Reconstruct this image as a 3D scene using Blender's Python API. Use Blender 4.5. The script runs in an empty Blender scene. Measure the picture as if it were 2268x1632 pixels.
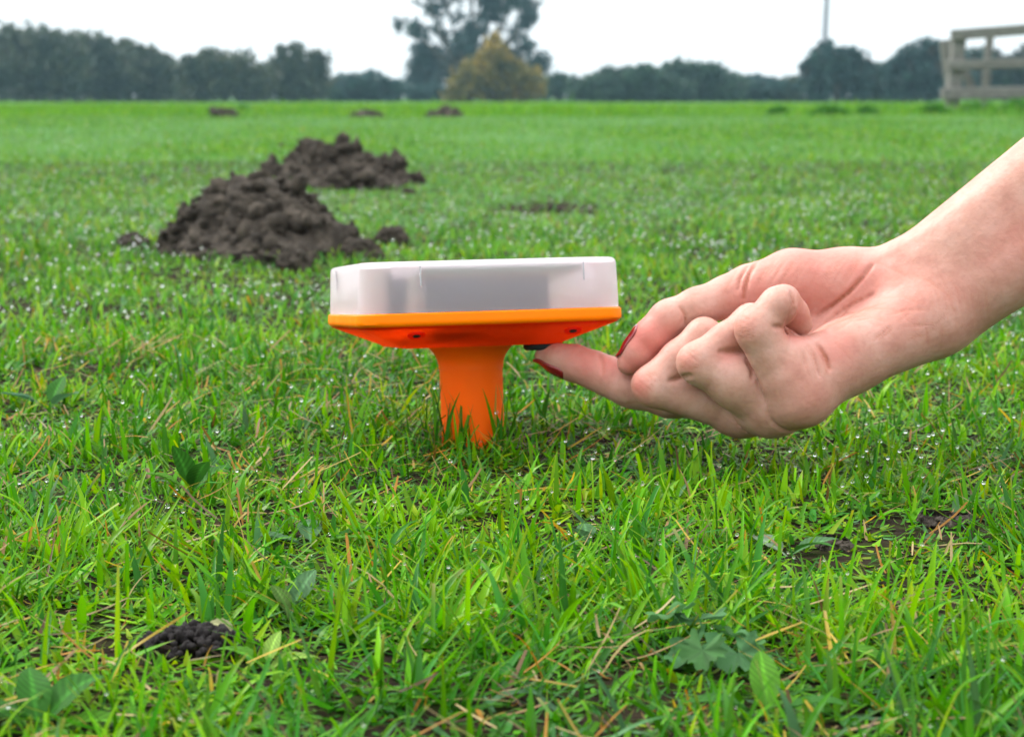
import bpy, bmesh, math, random
import numpy as np
from mathutils import Vector, Matrix

# ------------------------------------------------------------------ camera, sky, sun, exposure
scene = bpy.context.scene
FW, FH = 2268.0, 1632.0            # frame in the units used for measuring the photograph
FPX = 4410.0                       # focal length in those units
HORIZON = 216.0
PITCH = math.atan((FH / 2 - HORIZON) / FPX)
CAM_H = 0.190

cam_data = bpy.data.cameras.new("camera")
cam_data.sensor_fit = 'HORIZONTAL'
cam_data.sensor_width = 36.0
cam_data.lens = 36.0 * FPX / FW
cam_data.clip_start = 0.02
cam_data.clip_end = 6000.0
cam_data.dof.use_dof = True
cam_data.dof.focus_distance = 0.86
cam_data.dof.aperture_fstop = 22.0
cam_data.dof.aperture_blades = 0
cam = bpy.data.objects.new("camera", cam_data)
cam.location = (0, 0, CAM_H)
cam.rotation_euler = (math.pi / 2 - PITCH, 0, 0)
scene.collection.objects.link(cam)
scene.camera = cam

SUN_EL, SUN_AZ = math.radians(46), math.radians(-60)   # azimuth from +Y towards +X
sun_dir = Vector((math.sin(SUN_AZ) * math.cos(SUN_EL), math.cos(SUN_AZ) * math.cos(SUN_EL), math.sin(SUN_EL)))
world = bpy.data.worlds.new("World")
scene.world = world
world.use_nodes = True
wn, wl = world.node_tree.nodes, world.node_tree.links
wn.clear()
w_out = wn.new('ShaderNodeOutputWorld')
w_bg = wn.new('ShaderNodeBackground')
w_sky = wn.new('ShaderNodeTexSky')
w_sky.sky_type = 'NISHITA'
w_sky.sun_disc = False
w_sky.sun_elevation = SUN_EL
w_sky.sun_rotation = SUN_AZ
w_sky.air_density = 1.0
w_sky.dust_density = 1.0
w_hsv = wn.new('ShaderNodeHueSaturation')        # an overcast sky: the blue washed out by thin cloud
w_hsv.inputs['Saturation'].default_value = 0.10
wl.new(w_sky.outputs[0], w_hsv.inputs['Color'])
w_mix = wn.new('ShaderNodeMix'); w_mix.data_type = 'RGBA'      # an even sheet of bright cloud over it
w_mix.inputs['Factor'].default_value = 0.85
wl.new(w_hsv.outputs[0], w_mix.inputs[6]); 
# overcast luminance, (1 + 2 sin elevation) / 3 of the zenith value
w_tc = wn.new('ShaderNodeTexCoord'); w_sep = wn.new('ShaderNodeSeparateXYZ'); w_mr = wn.new('ShaderNodeMapRange')
wl.new(w_tc.outputs['Generated'], w_sep.inputs[0]); wl.new(w_sep.outputs['Z'], w_mr.inputs['Value'])
w_mr.inputs['From Min'].default_value = 0.0; w_mr.inputs['From Max'].default_value = 1.0
w_mr.inputs['To Min'].default_value = 1 / 3; w_mr.inputs['To Max'].default_value = 1.0
w_vm = wn.new('ShaderNodeVectorMath'); w_vm.operation = 'SCALE'; w_vm.inputs[0].default_value = (10.4, 10.55, 10.7)
wl.new(w_mr.outputs[0], w_vm.inputs['Scale']); wl.new(w_vm.outputs[0], w_mix.inputs[7])
wl.new(w_mix.outputs[2], w_bg.inputs['Color'])
w_bg.inputs['Strength'].default_value = 0.15
wl.new(w_bg.outputs[0], w_out.inputs['Surface'])

sun_data = bpy.data.lights.new("sun", 'SUN')
sun_data.energy = 1.5
sun_data.angle = math.radians(14)
sun_data.color = (1.0, 0.96, 0.90)
sun = bpy.data.objects.new("sun", sun_data)
sun.rotation_euler = (-sun_dir).to_track_quat('-Z', 'Y').to_euler()
scene.collection.objects.link(sun)

scene.view_settings.view_transform = 'Standard'
scene.view_settings.look = 'None'
scene.view_settings.gamma = 1.0
scene.view_settings.use_curve_mapping = False
scene.view_settings.exposure = 1.22
scene.render.engine = 'CYCLES'
scene.cycles.use_denoising = True
scene.cycles.max_bounces = 10
scene.cycles.transmission_bounces = 10
scene.cycles.transparent_max_bounces = 12
scene.cycles.sample_clamp_indirect = 20.0

# ------------------------------------------------------------------ helpers
COL = scene.collection
rng = np.random.default_rng(11)
random.seed(5)
R_AX = np.array([1.0, 0, 0])
F_AX = np.array([0, math.cos(PITCH), -math.sin(PITCH)])
U_AX = np.array([0, math.sin(PITCH), math.cos(PITCH)])
C0 = np.array([0, 0, CAM_H])

def at(x, y, depth):
    """frame position + distance along the view axis -> point in the place"""
    return C0 + R_AX * ((x - FW / 2) / FPX * depth) - U_AX * ((y - FH / 2) / FPX * depth) + F_AX * depth

def on_ground(x, y, z=0.0):
    d = R_AX * ((x - FW / 2) / FPX) - U_AX * ((y - FH / 2) / FPX) + F_AX
    t = (z - CAM_H) / d[2]
    return C0 + d * t

def ground_x(x, dist):
    """point on the ground at a forward distance, in frame column x"""
    depth = dist * math.cos(PITCH) + CAM_H * math.sin(PITCH)
    return np.array([(x - FW / 2) / FPX * depth, dist, 0.0])

def mesh_from(name, verts, faces, mat=None, parent=None, smooth=True, colors=None, attrs=None):
    me = bpy.data.meshes.new(name)
    verts = np.asarray(verts, dtype=np.float32)
    if isinstance(faces, np.ndarray):
        n, k = faces.shape
        me.vertices.add(len(verts)); me.vertices.foreach_set('co', verts.ravel())
        me.loops.add(n * k); me.loops.foreach_set('vertex_index', faces.astype(np.int32).ravel())
        me.polygons.add(n)
        me.polygons.foreach_set('loop_start', np.arange(0, n * k, k, dtype=np.int32))
        me.update(calc_edges=True)
    else:
        me.from_pydata(verts.tolist(), [], [list(f) for f in faces])
    if smooth:
        me.polygons.foreach_set('use_smooth', np.ones(len(me.polygons), dtype=bool))
    if colors is not None:
        c = np.ones((len(verts), 4), dtype=np.float32); c[:, :3] = colors
        ca = me.color_attributes.new('Col', 'FLOAT_COLOR', 'POINT'); ca.data.foreach_set('color', c.ravel())
    for k_, v_ in (attrs or {}).items():
        a = me.attributes.new(k_, 'FLOAT', 'POINT'); a.data.foreach_set('value', np.asarray(v_, dtype=np.float32))
    me.validate()
    me.update()
    if mat: me.materials.append(mat)
    o = bpy.data.objects.new(name, me)
    COL.objects.link(o)
    if parent: o.parent = parent
    return o

def empty(name, loc=(0, 0, 0)):
    o = bpy.data.objects.new(name, None)
    o.empty_display_size = 0.05
    COL.objects.link(o); o.location = Vector([float(v) for v in loc])
    return o

def tag(o, label=None, cat=None, group=None, kind=None):
    if label: o['label'] = label
    if cat: o['category'] = cat
    if group: o['group'] = group
    if kind: o['kind'] = kind
    return o

def new_mat(name):
    m = bpy.data.materials.new(name); m.use_nodes = True
    nt = m.node_tree; nt.nodes.clear()
    out = nt.nodes.new('ShaderNodeOutputMaterial')
    return m, nt, out

def principled(nt, **kw):
    p = nt.nodes.new('ShaderNodeBsdfPrincipled')
    for k, v in kw.items():
        p.inputs[k.replace('_', ' ')].default_value = v
    return p

def noise_bump(nt, p, scale, strength, distance, detail=4.0, coord='Object'):
    tc = nt.nodes.new('ShaderNodeTexCoord'); n = nt.nodes.new('ShaderNodeTexNoise'); b = nt.nodes.new('ShaderNodeBump')
    n.inputs['Scale'].default_value = scale; n.inputs['Detail'].default_value = detail
    b.inputs['Strength'].default_value = strength; b.inputs['Distance'].default_value = distance
    nt.links.new(tc.outputs[coord], n.inputs['Vector']); nt.links.new(n.outputs['Fac'], b.inputs['Height'])
    nt.links.new(b.outputs[0], p.inputs['Normal'])
    return n

def ramp(nt, fac, stops):
    r = nt.nodes.new('ShaderNodeValToRGB')
    els = r.color_ramp.elements
    while len(els) < len(stops): els.new(0.5)
    for e, (pos, c) in zip(els, stops): e.position = pos; e.color = (*c, 1)
    nt.links.new(fac, r.inputs['Fac'])
    return r

# lattice value noise, numpy
_perm = np.random.default_rng(3).random((64, 64, 64)).astype(np.float32)
def vnoise(p):
    p = np.asarray(p, dtype=np.float32)
    i = np.floor(p).astype(np.int32); f = p - i; f = f * f * (3 - 2 * f); i &= 63; j = (i + 1) & 63
    x0, y0, z0 = i[..., 0], i[..., 1], i[..., 2]; x1, y1, z1 = j[..., 0], j[..., 1], j[..., 2]
    fx, fy, fz = f[..., 0], f[..., 1], f[..., 2]
    a = _perm[x0, y0, z0] * (1 - fx) + _perm[x1, y0, z0] * fx
    b = _perm[x0, y1, z0] * (1 - fx) + _perm[x1, y1, z0] * fx
    c = _perm[x0, y0, z1] * (1 - fx) + _perm[x1, y0, z1] * fx
    d = _perm[x0, y1, z1] * (1 - fx) + _perm[x1, y1, z1] * fx
    return (a * (1 - fy) + b * fy) * (1 - fz) + (c * (1 - fy) + d * fy) * fz
def fbm(p, octaves=4):
    s = 0; a = 0.5; p = np.asarray(p, dtype=np.float32)
    for _ in range(octaves):
        s = s + a * vnoise(p); p = p * 2.03 + 17.3; a *= 0.5
    return s

# signed distance fields on a grid, and their surface (naive surface nets)
class Field:
    def __init__(s, lo, hi, h):
        s.lo = np.array(lo, dtype=np.float32); s.h = h
        s.n = np.ceil((np.array(hi) - s.lo) / h).astype(int) + 1
        s.v = np.full(tuple(s.n), 1.0, dtype=np.float32)
    def block(s, lo, hi):
        a = np.clip(np.floor((np.array(lo) - s.lo) / s.h).astype(int), 0, s.n - 1)
        b = np.clip(np.ceil((np.array(hi) - s.lo) / s.h).astype(int) + 1, 1, s.n)
        ax = [s.lo[k] + s.h * np.arange(a[k], b[k], dtype=np.float32) for k in range(3)]
        P = np.stack(np.meshgrid(*ax, indexing='ij'), -1)
        return tuple(slice(a[k], b[k]) for k in range(3)), P
    def smin(s, sl, d, k):
        v = s.v[sl]
        if k <= 0: s.v[sl] = np.minimum(v, d); return
        hh = np.clip(0.5 + 0.5 * (v - d) / k, 0, 1)
        s.v[sl] = v * (1 - hh) + d * hh - k * hh * (1 - hh)
    def cone(s, a, ra, b, rb, k, pad=0.006):
        a = np.array(a, dtype=np.float32); b = np.array(b, dtype=np.float32); m = max(ra, rb) + k + pad
        sl, P = s.block(np.minimum(a, b) - m, np.maximum(a, b) + m)
        if P.size == 0: return
        ab = b - a; t = np.clip(((P - a) @ ab) / max(float(ab @ ab), 1e-12), 0, 1)
        d = np.linalg.norm(P - a - t[..., None] * ab, axis=-1) - (ra + (rb - ra) * t)
        s.smin(sl, d.astype(np.float32), k)
    def ellipsoid(s, c, r, k, pad=0.006):
        c = np.array(c, dtype=np.float32); r = np.array(r, dtype=np.float32)
        sl, P = s.block(c - r - k - pad, c + r + k + pad)
        if P.size == 0: return
        q = (P - c) / r; l = np.linalg.norm(q, axis=-1) + 1e-9; g = np.linalg.norm(q / r, axis=-1) + 1e-9
        s.smin(sl, (l * (l - 1) / g).astype(np.float32), k)
    def merge(s, other, k):
        s.smin((slice(None),) * 3, other.v, k)
    def sample(s, p):
        q = (np.asarray(p, dtype=np.float32) - s.lo) / s.h
        i = np.clip(np.floor(q).astype(int), 0, s.n - 2); f = q - i
        r = 0
        for dx in (0, 1):
            for dy in (0, 1):
                for dz in (0, 1):
                    w = (f[..., 0] if dx else 1 - f[..., 0]) * (f[..., 1] if dy else 1 - f[..., 1]) * (f[..., 2] if dz else 1 - f[..., 2])
                    r = r + w * s.v[i[..., 0] + dx, i[..., 1] + dy, i[..., 2] + dz]
        return r
    def grad(s, p, e=None):
        e = e or s.h; p = np.asarray(p, dtype=np.float32); g = []
        for k in range(3):
            o = np.zeros(3, dtype=np.float32); o[k] = e
            g.append(s.sample(p + o) - s.sample(p - o))
        g = np.stack(g, -1); return g / (np.linalg.norm(g, axis=-1, keepdims=True) + 1e-9)
    def surface(s):
        v = s.v; neg = v < 0
        n = s.n - 1
        corners = [(dx, dy, dz) for dx in (0, 1) for dy in (0, 1) for dz in (0, 1)]
        cnt = sum(neg[dx:dx + n[0], dy:dy + n[1], dz:dz + n[2]].astype(np.int8) for dx, dy, dz in corners)
        act = (cnt > 0) & (cnt < 8)
        idx = np.full(act.shape, -1, dtype=np.int64); I = np.argwhere(act); idx[act] = np.arange(len(I))
        acc = np.zeros((len(I), 3)); num = np.zeros(len(I))
        for ax in range(3):
            o1, o2 = [k for k in range(3) if k != ax]
            for u in (0, 1):
                for w in (0, 1):
                    c0 = np.zeros(3, int); c0[o1] = u; c0[o2] = w; c1 = c0.copy(); c1[ax] = 1
                    a = v[I[:, 0] + c0[0], I[:, 1] + c0[1], I[:, 2] + c0[2]]; b = v[I[:, 0] + c1[0], I[:, 1] + c1[1], I[:, 2] + c1[2]]
                    m = (a < 0) != (b < 0); t = np.where(m, a / np.where(m, a - b, 1), 0)
                    p = np.tile(c0.astype(float), (len(I), 1)); p[:, ax] += t
                    acc += p * m[:, None]; num += m
        V = s.lo + s.h * (I + acc / num[:, None])
        F = []
        for ax in range(3):
            o1, o2 = [(1, 2), (2, 0), (0, 1)][ax]
            sl0 = [slice(1, -1)] * 3; sl0[ax] = slice(0, -1); sl1 = [slice(1, -1)] * 3; sl1[ax] = slice(1, None)
            a = neg[tuple(sl0)]; b = neg[tuple(sl1)]
            E = np.argwhere(a != b)
            if len(E) == 0: continue
            inside = a[E[:, 0], E[:, 1], E[:, 2]]
            E = E + 1; E[:, ax] -= 1
            q = []
            for du, dw in ((-1, -1), (0, -1), (0, 0), (-1, 0)):
                c = E.copy(); c[:, o1] += du; c[:, o2] += dw
                q.append(idx[c[:, 0], c[:, 1], c[:, 2]])
            q = np.stack(q, -1); q[~inside] = q[~inside][:, ::-1]
            F.append(q)
        F = np.concatenate(F); F = F[(F >= 0).all(1)]
        return V, F

def main_piece(V, F):
    lab = np.arange(len(V))
    e = np.concatenate([F[:, [0, 1]], F[:, [1, 2]], F[:, [2, 3]]])
    while True:
        m = np.minimum(lab[e[:, 0]], lab[e[:, 1]]); new = lab.copy()
        np.minimum.at(new, e[:, 0], m); np.minimum.at(new, e[:, 1], m); new = new[new]
        if (new == lab).all(): break
        lab = new
    big = np.bincount(lab).argmax(); keep = lab == big
    idx = np.cumsum(keep) - 1; F = F[keep[F[:, 0]]]
    return V[keep], idx[F]

def relax(V, F, it=2, w=0.5):
    e = np.concatenate([F[:, [0, 1]], F[:, [1, 2]], F[:, [2, 3]], F[:, [3, 0]]])
    for _ in range(it):
        s = np.zeros_like(V); c = np.zeros(len(V))
        np.add.at(s, e[:, 0], V[e[:, 1]]); np.add.at(c, e[:, 0], 1)
        np.add.at(s, e[:, 1], V[e[:, 0]]); np.add.at(c, e[:, 1], 1)
        V = V * (1 - w) + w * s / np.maximum(c, 1)[:, None]
    return V

def box(lo, hi):
    x0, y0, z0 = lo; x1, y1, z1 = hi
    V = [(x0, y0, z0), (x1, y0, z0), (x1, y1, z0), (x0, y1, z0), (x0, y0, z1), (x1, y0, z1), (x1, y1, z1), (x0, y1, z1)]
    return V, [(3, 2, 1, 0), (4, 5, 6, 7), (0, 1, 5, 4), (1, 2, 6, 5), (2, 3, 7, 6), (3, 0, 4, 7)]
def revolve(prof, n=40, cx=0.0, cy=0.0):
    V, F = [], []
    for r, z in prof:
        V += [(cx + r * math.cos(2 * math.pi * i / n), cy + r * math.sin(2 * math.pi * i / n), z) for i in range(n)]
    for s in range(len(prof) - 1):
        for i in range(n):
            j = (i + 1) % n; F.append((s * n + i, s * n + j, (s + 1) * n + j, (s + 1) * n + i))
    F.append(tuple(range(n))[::-1]); F.append(tuple((len(prof) - 1) * n + i for i in range(n)))
    return np.array(V), F

# ------------------------------------------------------------------ ground
soil, nt, out = new_mat('lawn_soil')
p = principled(nt, Roughness=1.0, Specular_IOR_Level=0.05)
tc = nt.nodes.new('ShaderNodeTexCoord')
n1 = nt.nodes.new('ShaderNodeTexNoise'); n1.inputs['Scale'].default_value = 90; n1.inputs['Detail'].default_value = 8
n0 = nt.nodes.new('ShaderNodeTexNoise'); n0.inputs['Scale'].default_value = 9; n0.inputs['Detail'].default_value = 4
nt.links.new(tc.outputs['Object'], n1.inputs['Vector']); nt.links.new(tc.outputs['Object'], n0.inputs['Vector'])
c1 = ramp(nt, n1.outputs['Fac'], [(0.3, (0.010, 0.008, 0.006)), (0.5, (0.022, 0.016, 0.010)), (0.62, (0.022, 0.034, 0.008)), (0.8, (0.035, 0.050, 0.012))])
nt.links.new(c1.outputs[0], p.inputs['Base Color'])
b = nt.nodes.new('ShaderNodeBump'); b.inputs['Strength'].default_value = 1.0; b.inputs['Distance'].default_value = 0.006
nt.links.new(n1.outputs['Fac'], b.inputs['Height']); nt.links.new(b.outputs[0], p.inputs['Normal'])
nt.links.new(p.outputs[0], out.inputs['Surface'])
turf, nt, out = new_mat('far_turf')
p = principled(nt, Roughness=1.0, Specular_IOR_Level=0.05)
tc = nt.nodes.new('ShaderNodeTexCoord')
n1 = nt.nodes.new('ShaderNodeTexNoise'); n1.inputs['Scale'].default_value = 1.3; n1.inputs['Detail'].default_value = 9
nt.links.new(tc.outputs['Object'], n1.inputs['Vector'])
c1 = ramp(nt, n1.outputs['Fac'], [(0.35, (0.030, 0.105, 0.004)), (0.65, (0.060, 0.150, 0.008))])
nt.links.new(c1.outputs[0], p.inputs['Base Color']); nt.links.new(p.outputs[0], out.inputs['Surface'])
# near lawn floor with gentle unevenness; the sheet runs on to the horizon
def ground_z(x, y):
    return 0.010 * (fbm(np.stack([np.asarray(x) * 5 + 3, np.asarray(y) * 5 + 9, np.zeros_like(x)], -1), 2) - 0.38) * np.clip((4.5 - np.asarray(y)) / 1.5, 0, 1)
gx = np.linspace(-3, 3, 151); gy = np.linspace(0.0, 6.0, 151)
X, Y = np.meshgrid(gx, gy, indexing='ij')
Z = ground_z(X, Y) + 0.006 * (fbm(np.stack([X * 60, Y * 60, X * 0], -1), 3) - 0.45) * np.clip((4.5 - Y) / 1.5, 0, 1)
Z *= np.clip((3 - np.abs(X)) / 0.3, 0, 1) * np.clip(Y / 0.2, 0, 1)
V = np.stack([X, Y, Z], -1).reshape(-1, 3)
i, j = np.meshgrid(np.arange(150), np.arange(150), indexing='ij'); q = (i * 151 + j).ravel()
F = [tuple(r) for r in np.stack([q, q + 151, q + 152, q + 1], -1).tolist()]
n0_ = len(V); L_ = 400.0
V = np.concatenate([V, [(-L_, -L_, 0), (L_, -L_, 0), (L_, L_, 0), (-L_, L_, 0), (-3, 0, 0), (3, 0, 0), (3, 6, 0), (-3, 6, 0)]])
F += [(n0_, n0_ + 1, n0_ + 5, n0_ + 4), (n0_ + 1, n0_ + 2, n0_ + 6, n0_ + 5), (n0_ + 2, n0_ + 3, n0_ + 7, n0_ + 6), (n0_ + 3, n0_, n0_ + 4, n0_ + 7)]
ground = mesh_from('ground', V, F, soil)
ground.data.materials.append(turf)
for pl in list(ground.data.polygons)[-4:]: pl.material_index = 1
tag(ground, 'flat lawn soil running to the hedges', 'ground', kind='structure')
# ------------------------------------------------------------------ hedgerow trees, big tree, fence, pole
def leaf_mat(name, rough=0.55, trans=0.25):
    m, nt, out = new_mat(name)
    a = nt.nodes.new('ShaderNodeAttribute'); a.attribute_name = 'Col'
    p = principled(nt, Roughness=rough, Specular_IOR_Level=0.4); t = nt.nodes.new('ShaderNodeBsdfTranslucent'); mx = nt.nodes.new('ShaderNodeMixShader')
    nt.links.new(a.outputs['Color'], p.inputs['Base Color']); nt.links.new(a.outputs['Color'], t.inputs['Color'])
    mx.inputs[0].default_value = trans
    nt.links.new(p.outputs[0], mx.inputs[1]); nt.links.new(t.outputs[0], mx.inputs[2]); nt.links.new(mx.outputs[0], out.inputs['Surface'])
    return m
M_leaf = leaf_mat('tree_leaf')
bark, nt, out = new_mat('bark'); p = principled(nt, Base_Color=(0.06, 0.05, 0.04, 1), Roughness=0.9); noise_bump(nt, p, 14, 0.8, 0.03)
nt.links.new(p.outputs[0], out.inputs['Surface'])

def tube_mesh(paths, n=6):
    """paths: lists of (point, radius)"""
    V, F = [], []
    for path in paths:
        base = len(V)
        for k, (pt, r) in enumerate(path):
            pt = np.array(pt, float)
            d = np.array(path[min(k + 1, len(path) - 1)][0], float) - np.array(path[max(k - 1, 0)][0], float); d /= np.linalg.norm(d) + 1e-9
            u = np.cross(d, (0.3, 0.9, 0.2)); u /= np.linalg.norm(u); w = np.cross(d, u)
            V += [tuple(pt + r * (math.cos(2 * math.pi * i / n) * u + math.sin(2 * math.pi * i / n) * w)) for i in range(n)]
        for k in range(len(path) - 1):
            for i in range(n):
                j = (i + 1) % n; F.append((base + k * n + i, base + k * n + j, base + (k + 1) * n + j, base + (k + 1) * n + i))
    return V, F

def leaf_cards(C, S, col, g, elong=1.5):
    """one small pointed leaf per centre C, sized S"""
    n = len(C); d = g.normal(size=(n, 3)); d /= np.linalg.norm(d, axis=1, keepdims=True); d[:, 2] -= 0.2
    e = np.cross(d, g.normal(size=(n, 3))); e /= np.linalg.norm(e, axis=1, keepdims=True) + 1e-9
    nn = np.cross(d, e)
    a = C - d * S[:, None] * elong * 0.5; b = C + d * S[:, None] * elong * 0.5
    l = C + e * S[:, None] * 0.5 + nn * S[:, None] * 0.12; r = C - e * S[:, None] * 0.5 + nn * S[:, None] * 0.12
    V = np.stack([a, l, b, r], 1).reshape(-1, 3)
    F = np.arange(4 * n).reshape(n, 4)
    return V, F, np.repeat(col, 4, axis=0)

def hedge_tree(name, label, cat, px, dist, top_py, half_px, pal, lobes, n_leaf=5000, leaf=0.10, twig=0.0, group=None, gaps=0.0, seed=1, bare=0.0, flat=0.75):
    """lobes: (u across -1..1, v height 0..1, ru, rv) ellipsoids of foliage in units of half width and height"""
    g = np.random.default_rng(seed)
    base = ground_x(px, dist)
    sc = dist / FPX
    H = ((HORIZON - top_py) * sc + CAM_H) * 1.12; Wd = half_px * sc
    root = empty(name, base)
    tag(root, label, cat, group)
    paths = []
    L_ = [np.array([u * Wd, g.uniform(-0.4, 0.4) * Wd * flat, v * H]) for u, v, ru, rv in lobes]
    tr = max(0.06, 0.05 * Wd)
    top = max(L_, key=lambda q: q[2])
    paths.append([((0, 0, -0.1), tr), ((0.03 * Wd, 0, 0.3 * H), tr * 0.8), ((top[0] * 0.5, top[1] * 0.5, top[2] * 0.75), tr * 0.45), (tuple(top), tr * 0.2)])
    for q in L_:
        paths.append([((0.02 * Wd, 0, 0.15 * H), tr * 0.5), ((q[0] * 0.5, q[1] * 0.5, 0.2 * H + q[2] * 0.4), tr * 0.4), (tuple(q), tr * 0.15)])
    tw = []
    C = []; dens = []
    tot = sum(ru * rv for _, _, ru, rv in lobes)
    for (u, v, ru, rv), q in zip(lobes, L_):
        k = int(n_leaf * ru * rv / tot)
        d = g.normal(size=(k, 3)); d /= np.linalg.norm(d, axis=1, keepdims=True)
        rad = g.uniform(0.0, 1.0, k) ** 0.42 * (1 + 0.34 * g.normal(size=k) * g.random(k))
        P = q + d * rad[:, None] * np.array([ru * Wd, ru * Wd * flat, rv * H])
        C.append(P)
        if twig > 0:
            for _ in range(int(55 * ru * 2 * twig)):
                dd = g.normal(size=3); dd[2] = abs(dd[2]) + 0.3; dd /= np.linalg.norm(dd)
                s0 = q + dd * np.array([ru * Wd, ru * Wd * flat, rv * H]) * 0.6; s1 = q + dd * np.array([ru * Wd, ru * Wd * flat, rv * H]) * g.uniform(1.0, 1.4)
                tw.append([(tuple(s0), 0.03), (tuple((s0 + s1) / 2 + g.normal(size=3) * 0.05), 0.02), (tuple(s1), 0.010)])
                m = int(10 * (1 - bare)); 
                if m > 0: C.append(s0 + (s1 - s0) * g.random((m, 1)) + g.normal(size=(m, 3)) * 0.07)
    C = np.concatenate(C)
    cl = fbm(C / (0.28 * max(Wd, H)) * 1.6 + seed * 3.1, 3)
    if gaps > 0:
        keep = cl > np.quantile(cl, gaps); C, cl = C[keep], cl[keep]
    ok = C[:, 2] > 0.02; C, cl = C[ok], cl[ok]
    k = len(C)
    w = np.clip((cl - cl.min()) / (cl.max() - cl.min() + 1e-6) + g.normal(size=k) * 0.15, 0, 1)[:, None]
    pal = np.array(pal, float)
    col = np.where(w < 0.5, pal[0] * (1 - 2 * w) + pal[1] * 2 * w, pal[1] * (2 - 2 * w) + pal[2] * (2 * w - 1)) * g.uniform(0.75, 1.25, (k, 1))
    V, F, cc = leaf_cards(C, leaf * g.uniform(0.6, 1.4, k), col, g)
    Vt, Ft = tube_mesh(paths + tw)
    mesh_from('trunk', Vt, Ft, bark, root)
    mesh_from('crown', V, F, M_leaf, root, smooth=False, colors=cc)
    return root

BROWN = [(0.018, 0.038, 0.028), (0.044, 0.070, 0.040), (0.090, 0.098, 0.050)]
BLUEG = [(0.012, 0.042, 0.034), (0.028, 0.078, 0.050), (0.055, 0.115, 0.060)]
DARKT = [(0.009, 0.038, 0.042), (0.020, 0.068, 0.064), (0.040, 0.098, 0.080)]
YELL = [(0.05, 0.065, 0.015), (0.17, 0.135, 0.012), (0.27, 0.175, 0.012)]
HG = 'hedgerow trees along the far edge of the field'
def dome(seed, n=9, low=0.22, sp=0.8):
    g = np.random.default_rng(seed); out = []
    for i in range(n):
        u = -sp + 2 * sp * i / (n - 1) + g.uniform(-0.08, 0.08)
        v = (0.78 - low) * math.sqrt(max(0.02, 1 - (u / 1.05) ** 2)) + low * 0.3
        out.append((u, v * g.uniform(0.85, 1.06), g.uniform(0.24, 0.36), g.uniform(0.18, 0.28)))
        out.append((u * 0.9, v * 0.45, 0.34, 0.30))
    return out
hedge_tree('hedge_tree', 'brownish hedge tree cut by the left edge of the picture', 'tree', 40, 80, 50, 150, BROWN, dome(1), 9000, 0.12, 0.7, HG, seed=1)
hedge_tree('hedge_tree', 'tall dark hedge tree second from the left edge', 'tree', 165, 82, 72, 135, BROWN, dome(2), 8000, 0.12, 0.8, HG, seed=2)
hedge_tree('hedge_tree', 'ragged hedge tree with a thin bare spray rising above its top', 'tree', 290, 84, 100, 95, BROWN, dome(3) + [(-0.1, 0.80, 0.16, 0.16)], 6000, 0.12, 2.0, HG, seed=3)
hedge_tree('hedge_tree', 'low thin hedge tree in the dip before the rounded bush', 'tree', 370, 86, 158, 70, BLUEG, dome(4), 3500, 0.12, 1.2, HG, seed=4)
hedge_tree('hedge_tree', 'rounded brownish hedge tree peaking left of the notched one', 'tree', 495, 80, 112, 108, BROWN, dome(5), 8000, 0.12, 0.5, HG, seed=5)
hedge_tree('hedge_tree', 'notched hedge tree with a forked top', 'tree', 655, 82, 112, 88, BROWN, [(-0.35, 0.80, 0.16, 0.16), (0.05, 0.78, 0.2, 0.2), (0.55, 0.68, 0.3, 0.18), (-0.2, 0.5, 0.5, 0.3), (0.35, 0.4, 0.5, 0.3), (-0.6, 0.35, 0.4, 0.3), (0.1, 0.2, 0.8, 0.25)], 7000, 0.12, 0.5, HG, seed=6)
hedge_tree('hedge_tree', 'smooth dark blue-green bush left of the gap beside the tall tree', 'tree', 810, 86, 162, 92, DARKT, dome(7), 6000, 0.12, 0.3, HG, seed=7)
hedge_tree('hedge_tree', 'small dark bush at the foot of the tall tree', 'tree', 950, 92, 190, 45, DARKT, dome(8, 6), 2500, 0.12, 0.6, HG, seed=8)
TALL = [(-0.80, 1.42, 0.13, 0.11), (-0.62, 1.30, 0.14, 0.10), (-0.45, 1.15, 0.22, 0.11), (-0.22, 1.02, 0.24, 0.14), (-0.50, 0.80, 0.26, 0.12), (-0.55, 0.55, 0.22, 0.14), (-0.66, 0.36, 0.14, 0.12),
        (-0.40, 1.72, 0.20, 0.16), (-0.52, 1.92, 0.16, 0.14), (-0.30, 2.08, 0.2, 0.14), (-0.12, 1.45, 0.14, 0.16), (0.02, 1.22, 0.2, 0.2), (0.05, 0.95, 0.3, 0.25), (0.22, 1.5, 0.2, 0.22), (0.30, 1.85, 0.26, 0.2), (0.12, 2.1, 0.24, 0.16),
        (0.55, 1.95, 0.24, 0.16), (0.72, 1.72, 0.18, 0.13), (0.66, 1.45, 0.14, 0.10), (0.45, 1.12, 0.26, 0.2), (0.66, 0.86, 0.2, 0.2), (0.80, 0.60, 0.22, 0.12), (0.35, 0.7, 0.4, 0.3), (-0.05, 0.6, 0.4, 0.3), (-0.3, 0.35, 0.4, 0.2), (0.3, 0.3, 0.6, 0.25), (0.05, 2.3, 0.5, 0.16)]
hedge_tree('tall_tree', 'tall dark tree with open branches rising above the hedges behind the yellow bush', 'tree', 1040, 95, 112, 185, DARKT, [(u, v * 0.93, ru * 0.92, ru * 1.25) for u, v, ru, rv in TALL], 30000, 0.13, 0.6, gaps=0.42, seed=9, flat=0.6)
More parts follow.
